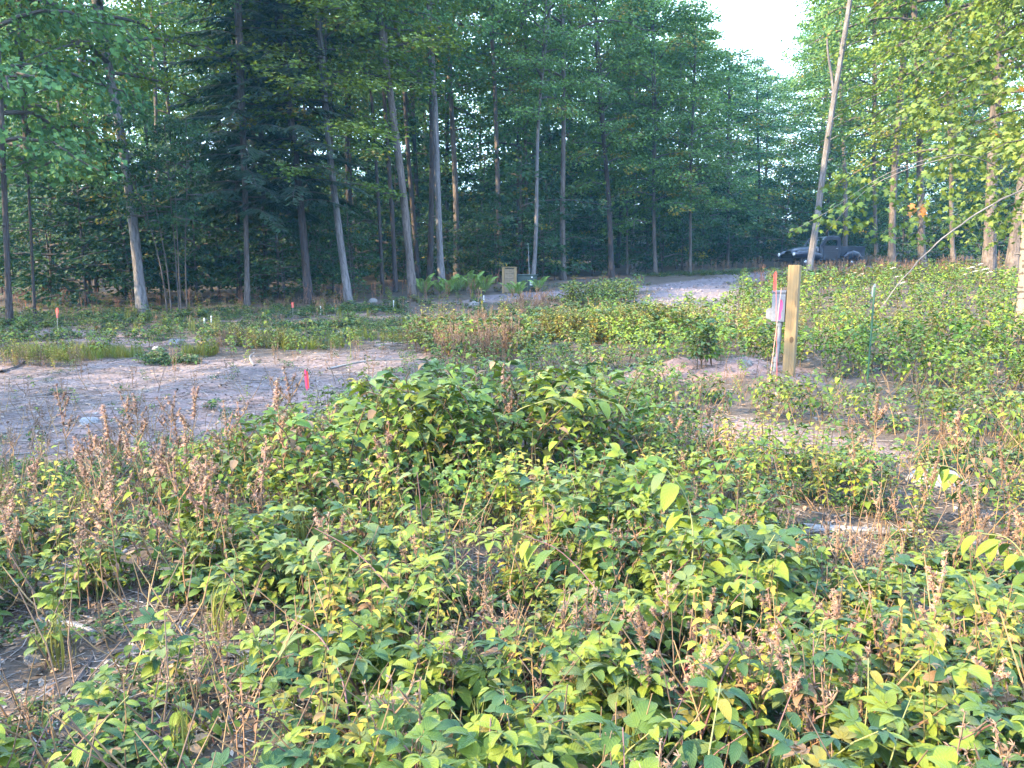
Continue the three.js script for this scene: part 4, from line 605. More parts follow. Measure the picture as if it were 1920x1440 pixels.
// ---------------------------------------------------------------- the timber post with the electrical box
const boxG = (w, h, d, r = 0.004) => new RoundedBoxGeometry(w, h, d, 2, Math.min(r, w / 2.1, h / 2.1, d / 2.1));
const cyl = (r, h, n = 14, r2 = r) => new THREE.CylinderGeometry(r2, r, h, n);
{
  const p = drop(1486, 10), top = at(1490, 497, 10).y - p.y, W = 0.14;
  const o = thing('timber_post', 'square pressure-treated timber post with a knot, carrying the grey electrical box', 'post', p); o.rotation.set(0, -0.53, -0.008);
  const g = new RoundedBoxGeometry(W, top + 0.3, W, 2, 0.006); { const u = g.attributes.uv; for (let k = 0; k < u.count; k++) u.setXY(k, u.getX(k) * 0.98 + 0.01, u.getY(k)); }
  kid('post', g, M.lumber, o, [0, (top + 0.3) / 2 - 0.3, 0]);
  const e = thing('electrical_box', 'grey metal electrical box with a side housing and conduit on the timber post', 'electrical box', p); e.rotation.copy(o.rotation);
  const yt = at(1468, 546, 10).y - p.y, yb = at(1468, 604, 10).y - p.y, h = yt - yb, w = 0.17, cx = -W / 2 - w / 2 - 0.012, dz = 0.1;
  kid('body', boxG(w, h, dz, 0.006), M.steel, e, [cx, yb + h / 2, 0.0]);
  kid('cover', boxG(w * 0.99, h * 0.86, 0.008, 0.003), M.steel, e, [cx, yb + h * 0.44, dz / 2 + 0.005]);
  kid('rain_hood', boxG(w + 0.012, 0.03, dz + 0.024, 0.006), M.steel, e, [cx, yt - 0.008, 0.006]);
  const sh = new THREE.Shape(); sh.moveTo(0, 0); sh.lineTo(-0.064, 0.022); sh.lineTo(-0.064, 0.122); sh.lineTo(-0.05, 0.14); sh.lineTo(0, 0.155); sh.lineTo(0, 0);
  kid('side_housing', new THREE.ExtrudeGeometry(sh, { depth: 0.07, bevelEnabled: true, bevelSize: 0.004, bevelThickness: 0.004, bevelSegments: 2 }), M.steel, e, [cx - w / 2 - 0.003, yb + 0.022, -0.035]);
  for (const dy of [0.09, 0.2]) kid('screw', cyl(0.006, 0.006, 8), M.chrome, e, [cx + 0.01, yb + h * 0.25 + dy * 0.5, dz / 2 + 0.012], [Math.PI / 2, 0, 0]);
  const c0 = V(cx + 0.02, yb, 0), c1 = V(cx + 0.015, yb * 0.45, 0.0), c2 = V(cx - 0.005, 0.12, 0.01), c3 = V(cx - 0.025, -0.12, 0.02), m = new MB(200); m.tube(new THREE.CatmullRomCurve3([c0, c1, c2, c3]).getPoints(12), 0.027, 14);
  kid('conduit', m.geo(true), M.pvc, e);
  for (const [q, r] of [[c0.clone().add(V(0, -0.03, 0)), 0.036], [c0.clone().lerp(c1, 0.62), 0.035], [c2.clone().add(V(0.002, 0.06, 0)), 0.036]]) kid('coupling', cyl(r, 0.06, 16), M.pvc, e, q.toArray());
}
// a thin stake with a flag or ribbon, from photograph points at a distance
function flagStake(label, foot, tip, d, mat, r, flagMat, flagPts, cat = 'marker flag', group) {
  const a = at(foot[0], foot[1], d), b = at(tip[0], tip[1], d); a.y = Math.min(a.y, ground(a.x, a.z)) - 0.02;
  const o = thing('marker_stake', label, cat, a, group), m = new MB(40); m.tube([V(0, 0, 0), b.clone().sub(a).multiplyScalar(0.5), b.clone().sub(a)], r, 6); kid('stake', m.geo(true), mat, o);
  if (flagMat) { const f = new MB(60), n = flagPts.length; let prev = null; for (let k = 0; k < n; k++) { const [l, rr, y, dd = 0] = flagPts[k], p = at(l, y, d + dd).sub(a), q = at(rr, y, d + dd * 0.4 + 0.01 * (k % 2)).sub(a), c = p.clone().lerp(q, 0.5).add(V(0, 0, 0.012 * (k % 2 ? 1 : -1))), r3 = [p, c, q].map((s) => f.v(s.x, s.y, s.z)); if (prev) for (const w of [0, 1]) { f.t(prev[w], r3[w], r3[w + 1]); f.t(prev[w], r3[w + 1], prev[w + 1]); } prev = r3; } kid('flag', f.geo(true), flagMat, o); }
  return o;
}
flagStake('thin red stake with an orange-red flag on top beside the electrical box', [1457, 716], [1455, 508], 9.75, M.stakeRed, 0.0036, M.orange, [[1452, 1457, 511], [1450, 1457, 518, 0.02], [1450.5, 1456, 527], [1449.5, 1456.5, 536, 0.02], [1450, 1454, 546]]);
flagStake('thin pale orange stake leaning with a pink ribbon in front of the electrical box', [1442, 720], [1465, 541], 9.65, M.stakeOrange, 0.004, M.pink, [[1463, 1466, 562], [1462, 1468, 568, 0.02], [1461.5, 1467.5, 578], [1460.5, 1464, 587, 0.02], [1460, 1464.5, 596], [1459.5, 1462, 600]]);
flagStake('orange marker flag on a tall wire in front of the grey leaning trunk', [108, 652], [107, 577], 17.5, M.wire, 0.006, M.orange, [[105, 109, 577], [104.5, 109.5, 583, 0.03], [105.5, 109, 590], [106, 109, 596]]);
flagStake('orange-red marker flag beside the rocks below the hemlock trunks', [549, 590], [549, 567], 21, M.wire, 0.006, M.orange, [[546.5, 550.5, 567], [546.5, 550.8, 572, 0.02], [547, 550.6, 577]]);
flagStake('bright red-pink stake standing alone on the dirt path', [578, 752], [572, 693], 10.2, M.pink, 0.011, M.orange, [[570, 577, 696], [571, 579, 712, 0.02], [573, 580, 728]], 'stake');
for (const [px, py, d, lab] of [[383, 601, 19.5, 'small white marker stake, left one of the pair below the sapling stems'], [396, 597, 20, 'small white marker stake, right one of the pair below the sapling stems'], [601, 579, 22, 'small white marker stake left of the forked maple foot'], [738, 568, 23, 'small white marker stake between the forked maple and the fern patch'], [907, 559, 24, 'small white marker stake beside the grey rock below the ferns']]) flagStake(lab, [px, py + 8], [px, py - 5], d, M.white, 0.018, null, null, 'marker stake');
{ // green garden stake with a pale cap
  const o = flagStake('dark green metal garden stake with a pale plastic tag at its top', [1624, 742], [1640, 538], 9.4, M.greenSteel, 0.012, M.film, [[1639, 1642, 532], [1635, 1642, 541, 0.02], [1634, 1641, 550], [1634.5, 1637, 556]], 'garden stake');
  o.name = numbered('garden_stake');
}
// ---------------------------------------------------------------- wooden backboard and green transformer box at the forest edge
M.pvcPale = std({ color: RGB(0.35, 0.37, 0.38), roughness: 0.6 });
{
  const d = 27, p = drop(955, d), px = d / F, top = at(955, 502, d).y - p.y, w = 27 * px;
  const o = thing('wooden_backboard', 'pale wooden backboard of stacked planks between two posts at the forest edge', 'backboard', p); o.rotation.y = -0.12;
  for (const s of [-1, 1]) kid('post', boxG(0.085, top + 0.2, 0.085), M.lumber, o, [s * (w / 2 - 0.042), (top + 0.2) / 2 - 0.2, 0]);
  const n = 5, bh = (top - 0.05) / n; for (let k = 0; k < n; k++) kid('plank', boxG(w - 0.175, bh - 0.008, 0.035), M.board, o, [0, 0.02 + bh * (k + 0.5), -0.004 * (k % 2)]);
  kid('cap_rail', boxG(w + 0.01, 0.03, 0.11), M.lumber, o, [0, top + 0.016, 0]);
  const t0 = drop(988, d + 0.6), th = at(988, 517, d + 0.6).y - t0.y, tw = 37 * px, t = thing('transformer_box', 'low dark green utility transformer box right of the wooden backboard', 'transformer', t0); t.rotation.y = -0.1;
  kid('cabinet', boxG(tw, th, 0.55, 0.02), M.transformer, t, [0, th / 2, 0]); kid('lid', boxG(tw + 0.05, 0.05, 0.6, 0.02), M.transformer, t, [0, th + 0.026, 0]); kid('warning_label', boxG(0.1, 0.14, 0.006), M.white, t, [tw * 0.25, th * 0.52, 0.279]); kid('latch', boxG(0.05, 0.04, 0.02), M.chrome, t, [tw * 0.28, th * 0.9, 0.286]);
  const w0 = at(993, 520, d + 0.9), wp = thing('fiberglass_marker', 'thin pale marker rod rising behind the transformer box', 'marker rod', w0), m = new MB(30); m.tube([V(0, -0.2, 0), at(990, 455, d + 0.9).sub(w0)], [0.007, 0.005], 6); kid('rod', m.geo(true), M.pvcPale, wp);
}
// ---------------------------------------------------------------- the old pickup
{
  const d = 46, g0 = at(1534, 520, d), base = V(g0.x, at(1500, 502, d).y - 0.05, g0.z);
  const o = thing('pickup_truck', 'old dark blue pickup truck with round fenders and a grey primer door', 'pickup truck', base); o.rotation.y = Math.atan2(-0.262, -0.966); o.scale.setScalar(1.0);
  // skin over cross sections [x, half width, bottom, top, roundness]
  const loft = (S, n = 20, cz = 0) => { const m = new MB(400); let prev = null; for (const [x, hw, y0, y1, e] of S) { const row = []; for (let k = 0; k <= n; k++) { const a = k / n * 2 * Math.PI, c = Math.cos(a), s = Math.sin(a), q = 2 / e; row.push(m.v(x, (y0 + y1) / 2 + Math.sign(s) * Math.pow(Math.abs(s), q) * (y1 - y0) / 2, cz + Math.sign(c) * Math.pow(Math.abs(c), q) * hw, k / n, x)); } if (prev) for (let k = 0; k < n; k++) { m.t(prev[k], prev[k + 1], row[k]); m.t(row[k], prev[k + 1], row[k + 1]); } else { const c = m.v(x, (y0 + y1) / 2, cz); for (let k = 0; k < n; k++) m.t(c, row[k], row[k + 1]); } prev = row; } const l = S.at(-1), c = m.v(l[0], (l[2] + l[3]) / 2, cz); for (let k = 0; k < n; k++) m.t(c, prev[k + 1], prev[k]); return m.geo(true); };
  kid('hood', loft([[0.5, 0.66, 0.7, 1.30, 3.2], [1.0, 0.60, 0.68, 1.29, 3], [1.5, 0.52, 0.66, 1.23, 2.7], [1.9, 0.46, 0.64, 1.13, 2.5], [2.12, 0.38, 0.66, 1.0, 2.2]]), M.paint, o);
  for (const s of [-1, 1]) kid('front_fender', loft([[0.45, 0.12, 0.5, 0.86, 2.5], [0.8, 0.2, 0.5, 0.96, 2.4], [1.2, 0.25, 0.56, 1.06, 2.2], [1.6, 0.27, 0.6, 1.07, 2.2], [2.0, 0.25, 0.58, 1.0, 2.2], [2.22, 0.17, 0.6, 0.9, 2]], 18, s * 0.72), M.paint, o);
  kid('grille', boxG(0.08, 0.36, 0.98, 0.03), M.black, o, [2.14, 0.68, 0]); for (let k = 0; k < 3; k++) kid('grille_bar', boxG(0.03, 0.025, 1.0, 0.01), k === 2 ? M.chrome : M.paint, o, [2.2, 0.58 + 0.13 * k, 0]);
  for (const s of [-1, 1]) { kid('headlight', new THREE.SphereGeometry(0.105, 18, 12).scale(0.5, 1, 1), M.lens, o, [2.235, 0.80, s * 0.72]); kid('headlight_ring', new THREE.TorusGeometry(0.108, 0.016, 8, 22).rotateY(Math.PI / 2), M.chrome, o, [2.225, 0.80, s * 0.72]); }
  kid('bumper', boxG(0.09, 0.15, 1.86, 0.04), M.black, o, [2.42, 0.46, 0]);
  const cab = new THREE.Shape(); cab.moveTo(-0.78, 0.5); cab.lineTo(0.52, 0.5); cab.lineTo(0.56, 1.26); cab.quadraticCurveTo(0.40, 1.5, 0.20, 1.74); cab.quadraticCurveTo(0.08, 1.84, -0.2, 1.85); cab.lineTo(-0.55, 1.83); cab.quadraticCurveTo(-0.76, 1.80, -0.79, 1.58); cab.lineTo(-0.78, 0.5);
  const hole = new THREE.Path(); hole.moveTo(-0.60, 1.28); hole.lineTo(0.40, 1.28); hole.quadraticCurveTo(0.28, 1.48, 0.12, 1.66); hole.lineTo(-0.48, 1.68); hole.quadraticCurveTo(-0.6, 1.67, -0.61, 1.55); hole.lineTo(-0.60, 1.28);
  const sideOpen = cab.clone(); sideOpen.holes.push(hole);
  for (const s of [-1, 1]) kid('cab_side', new THREE.ExtrudeGeometry(sideOpen, { depth: 0.04, bevelEnabled: true, bevelSize: 0.03, bevelThickness: 0.03, bevelSegments: 3, curveSegments: 10 }), M.paint, o, [0, 0, s * 0.76 - 0.02]);
  kid('cab_floor', boxG(1.26, 0.12, 1.44, 0.02), M.black, o, [-0.13, 0.56, 0]);
  kid('firewall', boxG(0.06, 0.72, 1.44, 0.02), M.paint, o, [0.5, 0.9, 0]);
  { const m = new MB(200), P = [[0.20, 1.745], [0.1, 1.80], [-0.02, 1.835], [-0.2, 1.855], [-0.55, 1.835], [-0.7, 1.77]]; let pr = null; for (const [x, y] of P) { const row = []; for (let k = 0; k <= 8; k++) { const t = k / 8 * 2 - 1; row.push(m.v(x, y + 0.03 * (1 - t * t), t * 0.745)); } if (pr) for (let k = 0; k < 8; k++) { m.t(pr[k], row[k], pr[k + 1]); m.t(row[k], row[k + 1], pr[k + 1]); } pr = row; } kid('roof', m.geo(true), phys({ color: RGB(0.02, 0.026, 0.05), roughness: 0.3, clearcoat: 0.8, side: DS }), o); }
  kid('rear_wall', boxG(0.05, 0.78, 1.44, 0.02), M.paint, o, [-0.76, 0.92, 0]); kid('rear_window', boxG(0.02, 0.3, 0.9, 0.008), M.glass, o, [-0.77, 1.5, 0]); kid('rear_pillar_panel', boxG(0.05, 0.13, 1.44, 0.02), M.paint, o, [-0.75, 1.73, 0]);
  for (const s of [-1, 1]) kid('rear_corner', boxG(0.05, 0.36, 0.25, 0.02), M.paint, o, [-0.765, 1.49, s * 0.6]);
  const ws = kid('windshield', boxG(0.015, 0.56, 1.40, 0.006), M.glass, o, [0.36, 1.505, 0]); ws.rotation.z = 0.64; kid('windshield_divider', boxG(0.03, 0.57, 0.035, 0.01), M.paint, o, [0.375, 1.505, 0], [0, 0, 0.64]);
  kid('dashboard', boxG(0.3, 0.12, 1.4, 0.05), M.black, o, [0.36, 1.2, 0]); kid('seat', boxG(0.5, 0.7, 1.3, 0.08), M.black, o, [-0.48, 0.95, 0]);
  const sw = kid('steering_wheel', new THREE.TorusGeometry(0.2, 0.018, 8, 24).rotateY(Math.PI / 2), M.black, o, [0.12, 1.24, -0.36]); sw.rotation.z = 0.5;
  for (const s of [-1, 1]) {
    const dr = kid('door', boxG(0.98, 0.72, 0.03, 0.012), M.primer, o, [-0.16, 0.9, s * 0.822]); kid('handle', boxG(0.13, 0.03, 0.03, 0.01), M.chrome, dr, [-0.36, 0.24, s * 0.03]); kid('crease', boxG(0.97, 0.025, 0.02, 0.008), M.primer, dr, [0, 0.05, s * 0.016]);
    const frame = new THREE.Shape(hole.getPoints(10)), inner = new THREE.Path(hole.getPoints(10).map((q) => new THREE.Vector2(lerp(-0.15, q.x, 0.9), lerp(1.47, q.y, 0.86)))); frame.holes.push(inner); kid('window_frame', new THREE.ExtrudeGeometry(frame, { depth: 0.03, bevelEnabled: false }), M.primer, o, [0, 0, s > 0 ? 0.80 : -0.83]);
    kid('running_board', boxG(1.4, 0.05, 0.22, 0.02), M.black, o, [-0.15, 0.47, s * 0.86]);
    kid('bed_side', boxG(1.72, 0.52, 0.05, 0.015), M.paint, o, [-1.68, 0.98, s * 0.74]); kid('bed_rail', boxG(1.74, 0.05, 0.09, 0.02), M.paint, o, [-1.68, 1.26, s * 0.75]);
    kid('rear_fender', loft([[-2.25, 0.05, 0.5, 0.7, 2], [-2.0, 0.13, 0.48, 0.95, 2.2], [-1.65, 0.16, 0.55, 1.05, 2.2], [-1.3, 0.14, 0.5, 0.98, 2.2], [-1.0, 0.06, 0.48, 0.72, 2]], 16, s * 0.86), M.paint, o);
    for (const x of [1.5, -1.62]) { const wh = kid('wheel', new THREE.TorusGeometry(0.28, 0.095, 12, 28), M.rubber, o, [x, 0.37, s * 0.76]); kid('rim', cyl(0.2, 0.1, 20).rotateX(Math.PI / 2), M.primer, wh); kid('hubcap', new THREE.SphereGeometry(0.1, 14, 8).scale(1, 1, 0.4), M.chrome, wh, [0, 0, s * 0.055]); }
  }
  kid('bed_floor', boxG(1.7, 0.05, 1.46, 0.01), M.black, o, [-1.68, 0.74, 0]); kid('bed_front', boxG(0.05, 0.5, 1.44, 0.015), M.paint, o, [-0.87, 0.98, 0]); kid('tailgate', boxG(0.05, 0.5, 1.42, 0.015), M.paint, o, [-2.52, 0.98, 0]); kid('chassis', boxG(4.4, 0.14, 0.8, 0.03), M.black, o, [-0.1, 0.5, 0]);
}
// ---------------------------------------------------------------- rocks, logs, sticks
function rockGeo(seed, sx, sy, sz) { const g = new THREE.IcosahedronGeometry(1, 4), p = g.attributes.position; for (let k = 0; k < p.count; k++) { const x = p.getX(k), y = p.getY(k), z = p.getZ(k), f = 0.62 + 0.55 * fbm(x * 1.2 + seed * 7 + 20, z * 1.2 + y * 1.1 + 20) + 0.22 * noise(x * 3 + seed + 40, z * 3 + y * 3 + 40), q = Math.max(Math.abs(x), Math.abs(z)) > 0.7 ? 0.95 : 1; p.setXYZ(k, x * f * sx * q, (y > 0.55 ? 0.55 + (y - 0.55) * 0.5 : y) * f * sy, z * f * sz); } g.computeVertexNormals(); return g; }
M.rockPale = std({ map: speck, color: RGB(0.28, 0.28, 0.29), bumpMap: soilBump, bumpScale: 0.02, roughness: 0.95 }); M.rockPink = std({ map: speck, color: RGB(0.27, 0.21, 0.185), bumpMap: soilBump, bumpScale: 0.02, roughness: 0.95 });
[[340, 22, 0.13, 0.13, 'rockPale', 'round grey stone at the foot of the thin sapling stems'], [322, 16.6, 0.14, 0.12, 'rockPale', 'pale grey rock lying left of its darker neighbour on the weeds'], [334, 16.7, 0.12, 0.1, 'rock', 'grey rock lying against the pale rock on the weeds'], [291, 15.2, 0.13, 0.10, 'rockPale', 'pale rock beyond the yellow grass by the dirt path'], [497, 18.4, 0.26, 0.09, 'rock', 'flat grey stone slab beside the tall lit weed'], [637, 17.2, 0.2, 0.12, 'rockPale', 'pointed pale stone behind the second tall lit weed'], [889, 23.4, 0.2, 0.17, 'rock', 'grey boulder in the weeds below the fern patch'], [700, 25, 0.18, 0.17, 'rock', 'grey stone between the forked maple and the thick brown trunk'], [540, 20.5, 0.1, 0.07, 'rockPale', 'small pale stone near the orange-red marker flag'],
  [1346, 6.1, 0.11, 0.06, 'rockPale', 'pale stone half buried on the bare patch before the post'], [1600, 6.1, 0.22, 0.07, 'rockPink', 'flat pinkish stone under the weeds on the right'], [1775, 5.6, 0.2, 0.11, 'rockPale', 'pale boulder under the yellow-green leaves on the right'], [1405, 10.2, 0.1, 0.07, 'rock', 'grey stone on the dirt mound left of the electrical box'], [1238, 10.3, 0.09, 0.06, 'rockPale', 'pale stone on the left end of the dirt mound'], [1568, 10.1, 0.07, 0.04, 'rockPale', 'small white stone right of the timber post'], [152, 8.3, 0.11, 0.09, 'rockPale', 'pale pointed stone on the near edge of the dirt path'], [1600, 30, 0.3, 0.15, 'rockPale', 'white stone in the brush below the pickup bed'], [1640, 29, 0.22, 0.2, 'rockPale', 'round white stone right of the pickup bed'], [1185, 43, 0.2, 0.16, 'rockPale', 'white stone by the dark poles at the road edge'], [5, 3.05, 0.055, 0.04, 'rock', 'small grey stone at the lower left border'], [1033, 24.6, 0.12, 0.06, 'rockPink', 'pinkish stone at the left end of the gravel road'],
].forEach(([px, d, s, h, mt, lb], k) => { const p = drop(px, d, h * 0.25), o = part('rock', rockGeo(k + 1, s, h * 1.25, s * 0.8), M[mt], scene, p.toArray(), [0, k * 1.7, 0]); tag(o, lb, 'rock'); });
function logThing(name, label, pts, r, mat, cat) {
  const P = pts.map(([px, d, up = 0]) => { const q = drop(px, d); q.y += up + r * 0.7; return q; }), b0 = P[0].clone(), o = thing(name, label, cat, b0), m = new MB(200), c = new THREE.CatmullRomCurve3(P.map((q) => q.sub(b0))).getPoints(12);
  m.tube(c, c.map((_, k) => r * (1.05 - 0.55 * k / 12) * (0.9 + 0.2 * hash(k, pts[0][0] | 0))), 9, 2); kid('wood', m.geo(true), mat, o);
}
M.weathered = std({ color: RGB(0.23, 0.22, 0.215), map: barkMap, bumpMap: barkBump, bumpScale: 0.012, roughness: 0.95 });
logThing('log', 'weathered grey log lying across the bare patch on the right', [[1530, 4.75], [1640, 4.68], [1765, 4.62]], 0.035, M.weathered, 'log');
logThing('dead_branch', 'pale broken branch on the ground at the lower left border', [[18, 3.35], [80, 3.32], [150, 3.2]], 0.022, M.weathered, 'branch');
logThing('dead_branch', 'dark curved branch piece at the bottom left corner', [[70, 2.78], [95, 2.92], [120, 3.05]], 0.017, M.bark, 'branch');
logThing('dead_branch', 'white stick across the debris in the lower left', [[400, 3.02], [470, 3.08]], 0.012, M.weathered, 'branch');
logThing('dead_branch', 'dark stick at the left end of the dirt path', [[-10, 12.4], [18, 12.9], [36, 13.4]], 0.03, M.barkDark, 'branch');
logThing('dead_branch', 'grey stick sloping across the dirt mound before the electrical box', [[1378, 11.4, 0.12], [1412, 10.9, 0.02], [1450, 10.4, 0]], 0.012, M.weathered, 'branch');
logThing('dead_branch', 'long thin dark stick lying on the middle of the dirt path', [[70, 10.2], [100, 10.35], [120, 10.3]], 0.013, M.barkDark, 'branch');
logThing('dead_branch', 'bleached curved stick near the tall lit weeds', [[470, 13.0, 0], [463, 13.3, 0.1], [472, 13.6, 0.16]], 0.018, M.weathered, 'branch');
logThing('dead_branch', 'bleached forked wood on the dirt right of the red stake', [[610, 12.2, 0.02], [690, 12.6, 0.12], [760, 12.9, 0.03]], 0.02, M.weathered, 'branch');
logThing('dead_branch', 'pale bare stick lying in the yellow grass right of the second tall weed', [[700, 15.6], [780, 16.1], [815, 16.4]], 0.022, M.weathered, 'branch');

// ---------------------------------------------------------------- ferns, tall weeds, flowers, canes
function frondGeo(seed, len) { const R = rng(seed), m = new MB(400), pts = []; for (let k = 0; k <= 8; k++) { const t = k / 8; pts.push(V(len * t * (1 - 0.12 * t), len * (1.05 * t - 0.75 * t * t), 0)); } m.col = [0.12, 0.15, 0.05]; m.tube(pts, pts.map((_, k) => 0.008 - 0.0007 * k), 3); for (let k = 0; k < 22; k++) { const t = 0.16 + 0.84 * k / 22, p = alongPts(pts, Math.min(0.995, t)), w = len * 0.17 * Math.sin(Math.PI * (0.12 + 0.88 * (1 - t)) * 0.9) + 0.015; for (const s of [-1, 1]) { const D = V(0.45, -0.05, s).normalize(), N = V(-0.3, 1, 0); N.addScaledVector(D, -N.dot(D)).normalize(); const j = 0.8 + 0.4 * R(); m.col = [0.24 * j, 0.38 * j, 0.09 * j]; blade(m, p, D, N, w, len * 0.032, { droop: 0.6, fold: 0.2, seg: 3, lance: 1 }); } } return m.geo(true); }
{
  const R = rng(64), FR = [0.9, 1.0, 0.75].map((l, k) => frondGeo(70 + k, l)), LB = [[795, 27.2, 'fern at the left end of the fern patch by the thick brown trunk'], [826, 27.6, 'fern below the foot of the mottled grey trunk'], [858, 27.4, 'large fern in the middle of the fern patch'], [888, 27, 'fern right of the middle of the patch'], [908, 26.9, 'fern just left of the wooden backboard'], [842, 26.4, 'fern at the front of the patch below the large fern'], [974, 25.4, 'bright fern standing in front of the transformer box'], [1010, 26.8, 'fern at the right side of the transformer box'], [873, 28.3, 'fern at the back of the patch between trunks'], [962, 25.6, 'low fern between the backboard and the transformer box']];
  for (const [px, d, lb] of LB) { const o = thing('fern', lb, 'fern', drop(px, d)); for (let k = 0; k < 9; k++) { const f = kid('frond', FR[k % 3], MVEG, o); f.rotation.set(0, k * 0.7 + R() * 0.5, 0.35 + 0.4 * R(), 'YXZ'); f.scale.setScalar((0.85 + 0.4 * R()) * (px > 930 ? 0.65 : 0.8)); } }
  // tall lit weeds on the clearing
  for (const [px, d, H, lb] of [[500, 15.4, 0.95, 'tall yellow-green leafy weed standing alone at the left of the clearing'], [655, 13.4, 0.72, 'tall yellow-green leafy weed near the red stake'], [907, 20, 0.9, 'slim tall weed right of the grey boulder'], [590, 15.6, 0.6, 'pale weed between the two tall leafy weeds'], [880, 17, 0.5, 'small lit weed at the left end of the ridge']]) {
    const p = stalkPlan(px, H, 16, 0.12 * H, 'simple', 0.06, 0.95), o = thing('tall_weed', lb, 'weed', drop(px, d)); for (const l of p.out) l.tint = R() < 0.75 ? 'lime' : 'yellow'; kid('stem', stemGeo(p.pts, 0.008), M.stem, o); addLeaves(o, p);
  }
  // white umbels below the right trunks
  const um = new MB(200); um.col = [0.8, 0.8, 0.74]; for (let k = 0; k < 34; k++) { const a = k * 2.4, r = 0.055 * Math.sqrt(k / 34); blade(um, V(Math.cos(a) * r, 0.012 * R(), Math.sin(a) * r), V(Math.cos(a), 0.2, Math.sin(a)).normalize(), V(0, 1, 0), 0.024, 0.022, { droop: 0.3, fold: 0.1, seg: 2 }); } const UG = um.geo(true);
  [[1806, 22.5, 0.62], [1815, 22.2, 0.55], [1824, 22.6, 0.7], [1834, 22.1, 0.6], [1795, 22, 0.45], [1648, 25, 0.5], [1662, 24.6, 0.55], [1590, 24, 0.5], [1604, 24.4, 0.45], [1842, 21.6, 0.5], [1680, 20, 0.5], [1672, 22, 0.5]].forEach(([px, d, H], k) => { const o = thing('white_wildflower', k < 5 || k === 9 ? 'white flat-topped wildflower in the brush left of the thick trunks' : k < 7 || k > 9 ? 'white flat-topped wildflower below the straight grey-brown trunk' : 'white flat-topped wildflower below the pickup bed', 'wildflower', drop(px, d), k < 5 || k === 9 ? 'white wildflowers by the thick trunks' : k < 7 || k > 9 ? 'white wildflowers below the grey-brown trunk' : 'white wildflowers below the pickup'), m = new MB(40); m.tube([V(0, 0, 0), V(0.03, H, 0)], 0.005, 4); kid('stem', m.geo(true), M.stem, o); for (let q = 0; q < 3; q++) { const u = kid('flower_head', UG, MWHITE, o, [0.03 + (q - 1) * 0.1, H - 0.05 * (q % 2), (q - 1) * 0.03]); u.rotation.z = (q - 1) * 0.3; u.scale.setScalar(1 + 0.5 * R()); } });
  // long canes that arch over the near undergrowth
  const cane = (label, P, tints, size, mt = M.cane, n = 17, r = 0.0048, kind = 'simple') => {
    const w = P.map(([a, b, d]) => at(a, b, d)); if (w[0].y > ground(w[0].x, w[0].z) + 0.03) { const g = w[0].clone().add(w[0].clone().sub(w[1]).setY(0).multiplyScalar(0.5)); g.y = ground(g.x, g.z) - 0.02; w.unshift(g); } const b0 = w[0].clone(), o = thing('arching_cane', label, 'cane', b0), c = new THREE.CatmullRomCurve3(w.map((q) => q.sub(b0))).getPoints(22), m = new MB(200); m.tube(c, c.map((_, k) => r * (1 - 0.6 * k / 22)), 7); kid('stem', m.geo(true), mt, o);
    for (let l = 0; l < n; l++) { const t = 0.25 + 0.745 * Math.pow((l + 0.9) / n, 0.8), p = alongPts(c, t), tan = alongPts(c, Math.min(0.999, t + 0.04)).sub(p).normalize(), az = Math.atan2(-tan.z, tan.x) + (l % 2 ? 1 : -1) * (0.6 + 0.7 * R()), s = size * 1.25 * (0.75 + 0.5 * R()), set = LEAF.near[kind], f = kid('leaf', set[(l * 5 + 1) % set.length], LM[tints[Math.floor(R() * tints.length)]], o, p.toArray()); f.rotation.set((R() - 0.5) * 0.5, az, -0.02 - 0.5 * R(), 'YXZ'); f.scale.setScalar(s); }
  };
  const G = ['mid', 'lime', 'lime', 'pale'];
  cane('purple cane arching from the bottom centre with pale drooping leaves', [[1205, 1345, 2.7], [1190, 1260, 2.75], [1160, 1175, 2.85], [1110, 1095, 3.0], [1045, 1030, 3.1], [985, 1005, 3.15]], G, 0.085);
  cane('dark red cane arching left of the centre with hanging leaves', [[815, 1300, 2.8], [800, 1230, 2.85], [765, 1160, 2.95], [720, 1090, 3.05], [660, 1030, 3.2], [590, 990, 3.3]], G, 0.085);
  cane('slim grey-purple upright cane with leaves at its top left of the centre', [[798, 1130, 3.7], [796, 1050, 3.7], [790, 960, 3.7], [782, 885, 3.72]], ['mid', 'mid', 'pale', 'dark'], 0.095, M.cane, 10, 0.005);
  cane('red-brown cane at the lower left with broad veined leaves', [[668, 1420, 2.35], [655, 1350, 2.4], [640, 1270, 2.5], [600, 1195, 2.6], [545, 1160, 2.7]], G, 0.095, M.cane, 12);
  cane('thin dark twig rising left from the tall clump in the centre', [[925, 810, 5.6], [880, 780, 5.6], [830, 752, 5.6], [770, 735, 5.6], [720, 725, 5.6]], ['lime', 'lime', 'mid'], 0.10, M.cane, 9, 0.006);
  cane('thin twig with big bright hanging leaves on top of the central clump', [[960, 780, 5.5], [1010, 755, 5.5], [1060, 745, 5.5], [1110, 747, 5.5], [1150, 755, 5.5]], ['lime', 'lime', 'mid'], 0.13, M.stem, 9, 0.005);
  cane('short pale cane leaning out of the clump at the lower right', [[1290, 1110, 3.2], [1300, 1010, 3.25], [1285, 930, 3.3], [1250, 880, 3.3]], ['mid', 'pale', 'lime'], 0.105, M.stem, 12, 0.005);
  cane('sparse cane with bright leaves beside the bare patch on the right', [[1830, 1010, 4.6], [1820, 930, 4.6], [1790, 880, 4.65], [1740, 870, 4.7]], ['lime', 'lime', 'mid'], 0.10, M.stem, 10, 0.005);
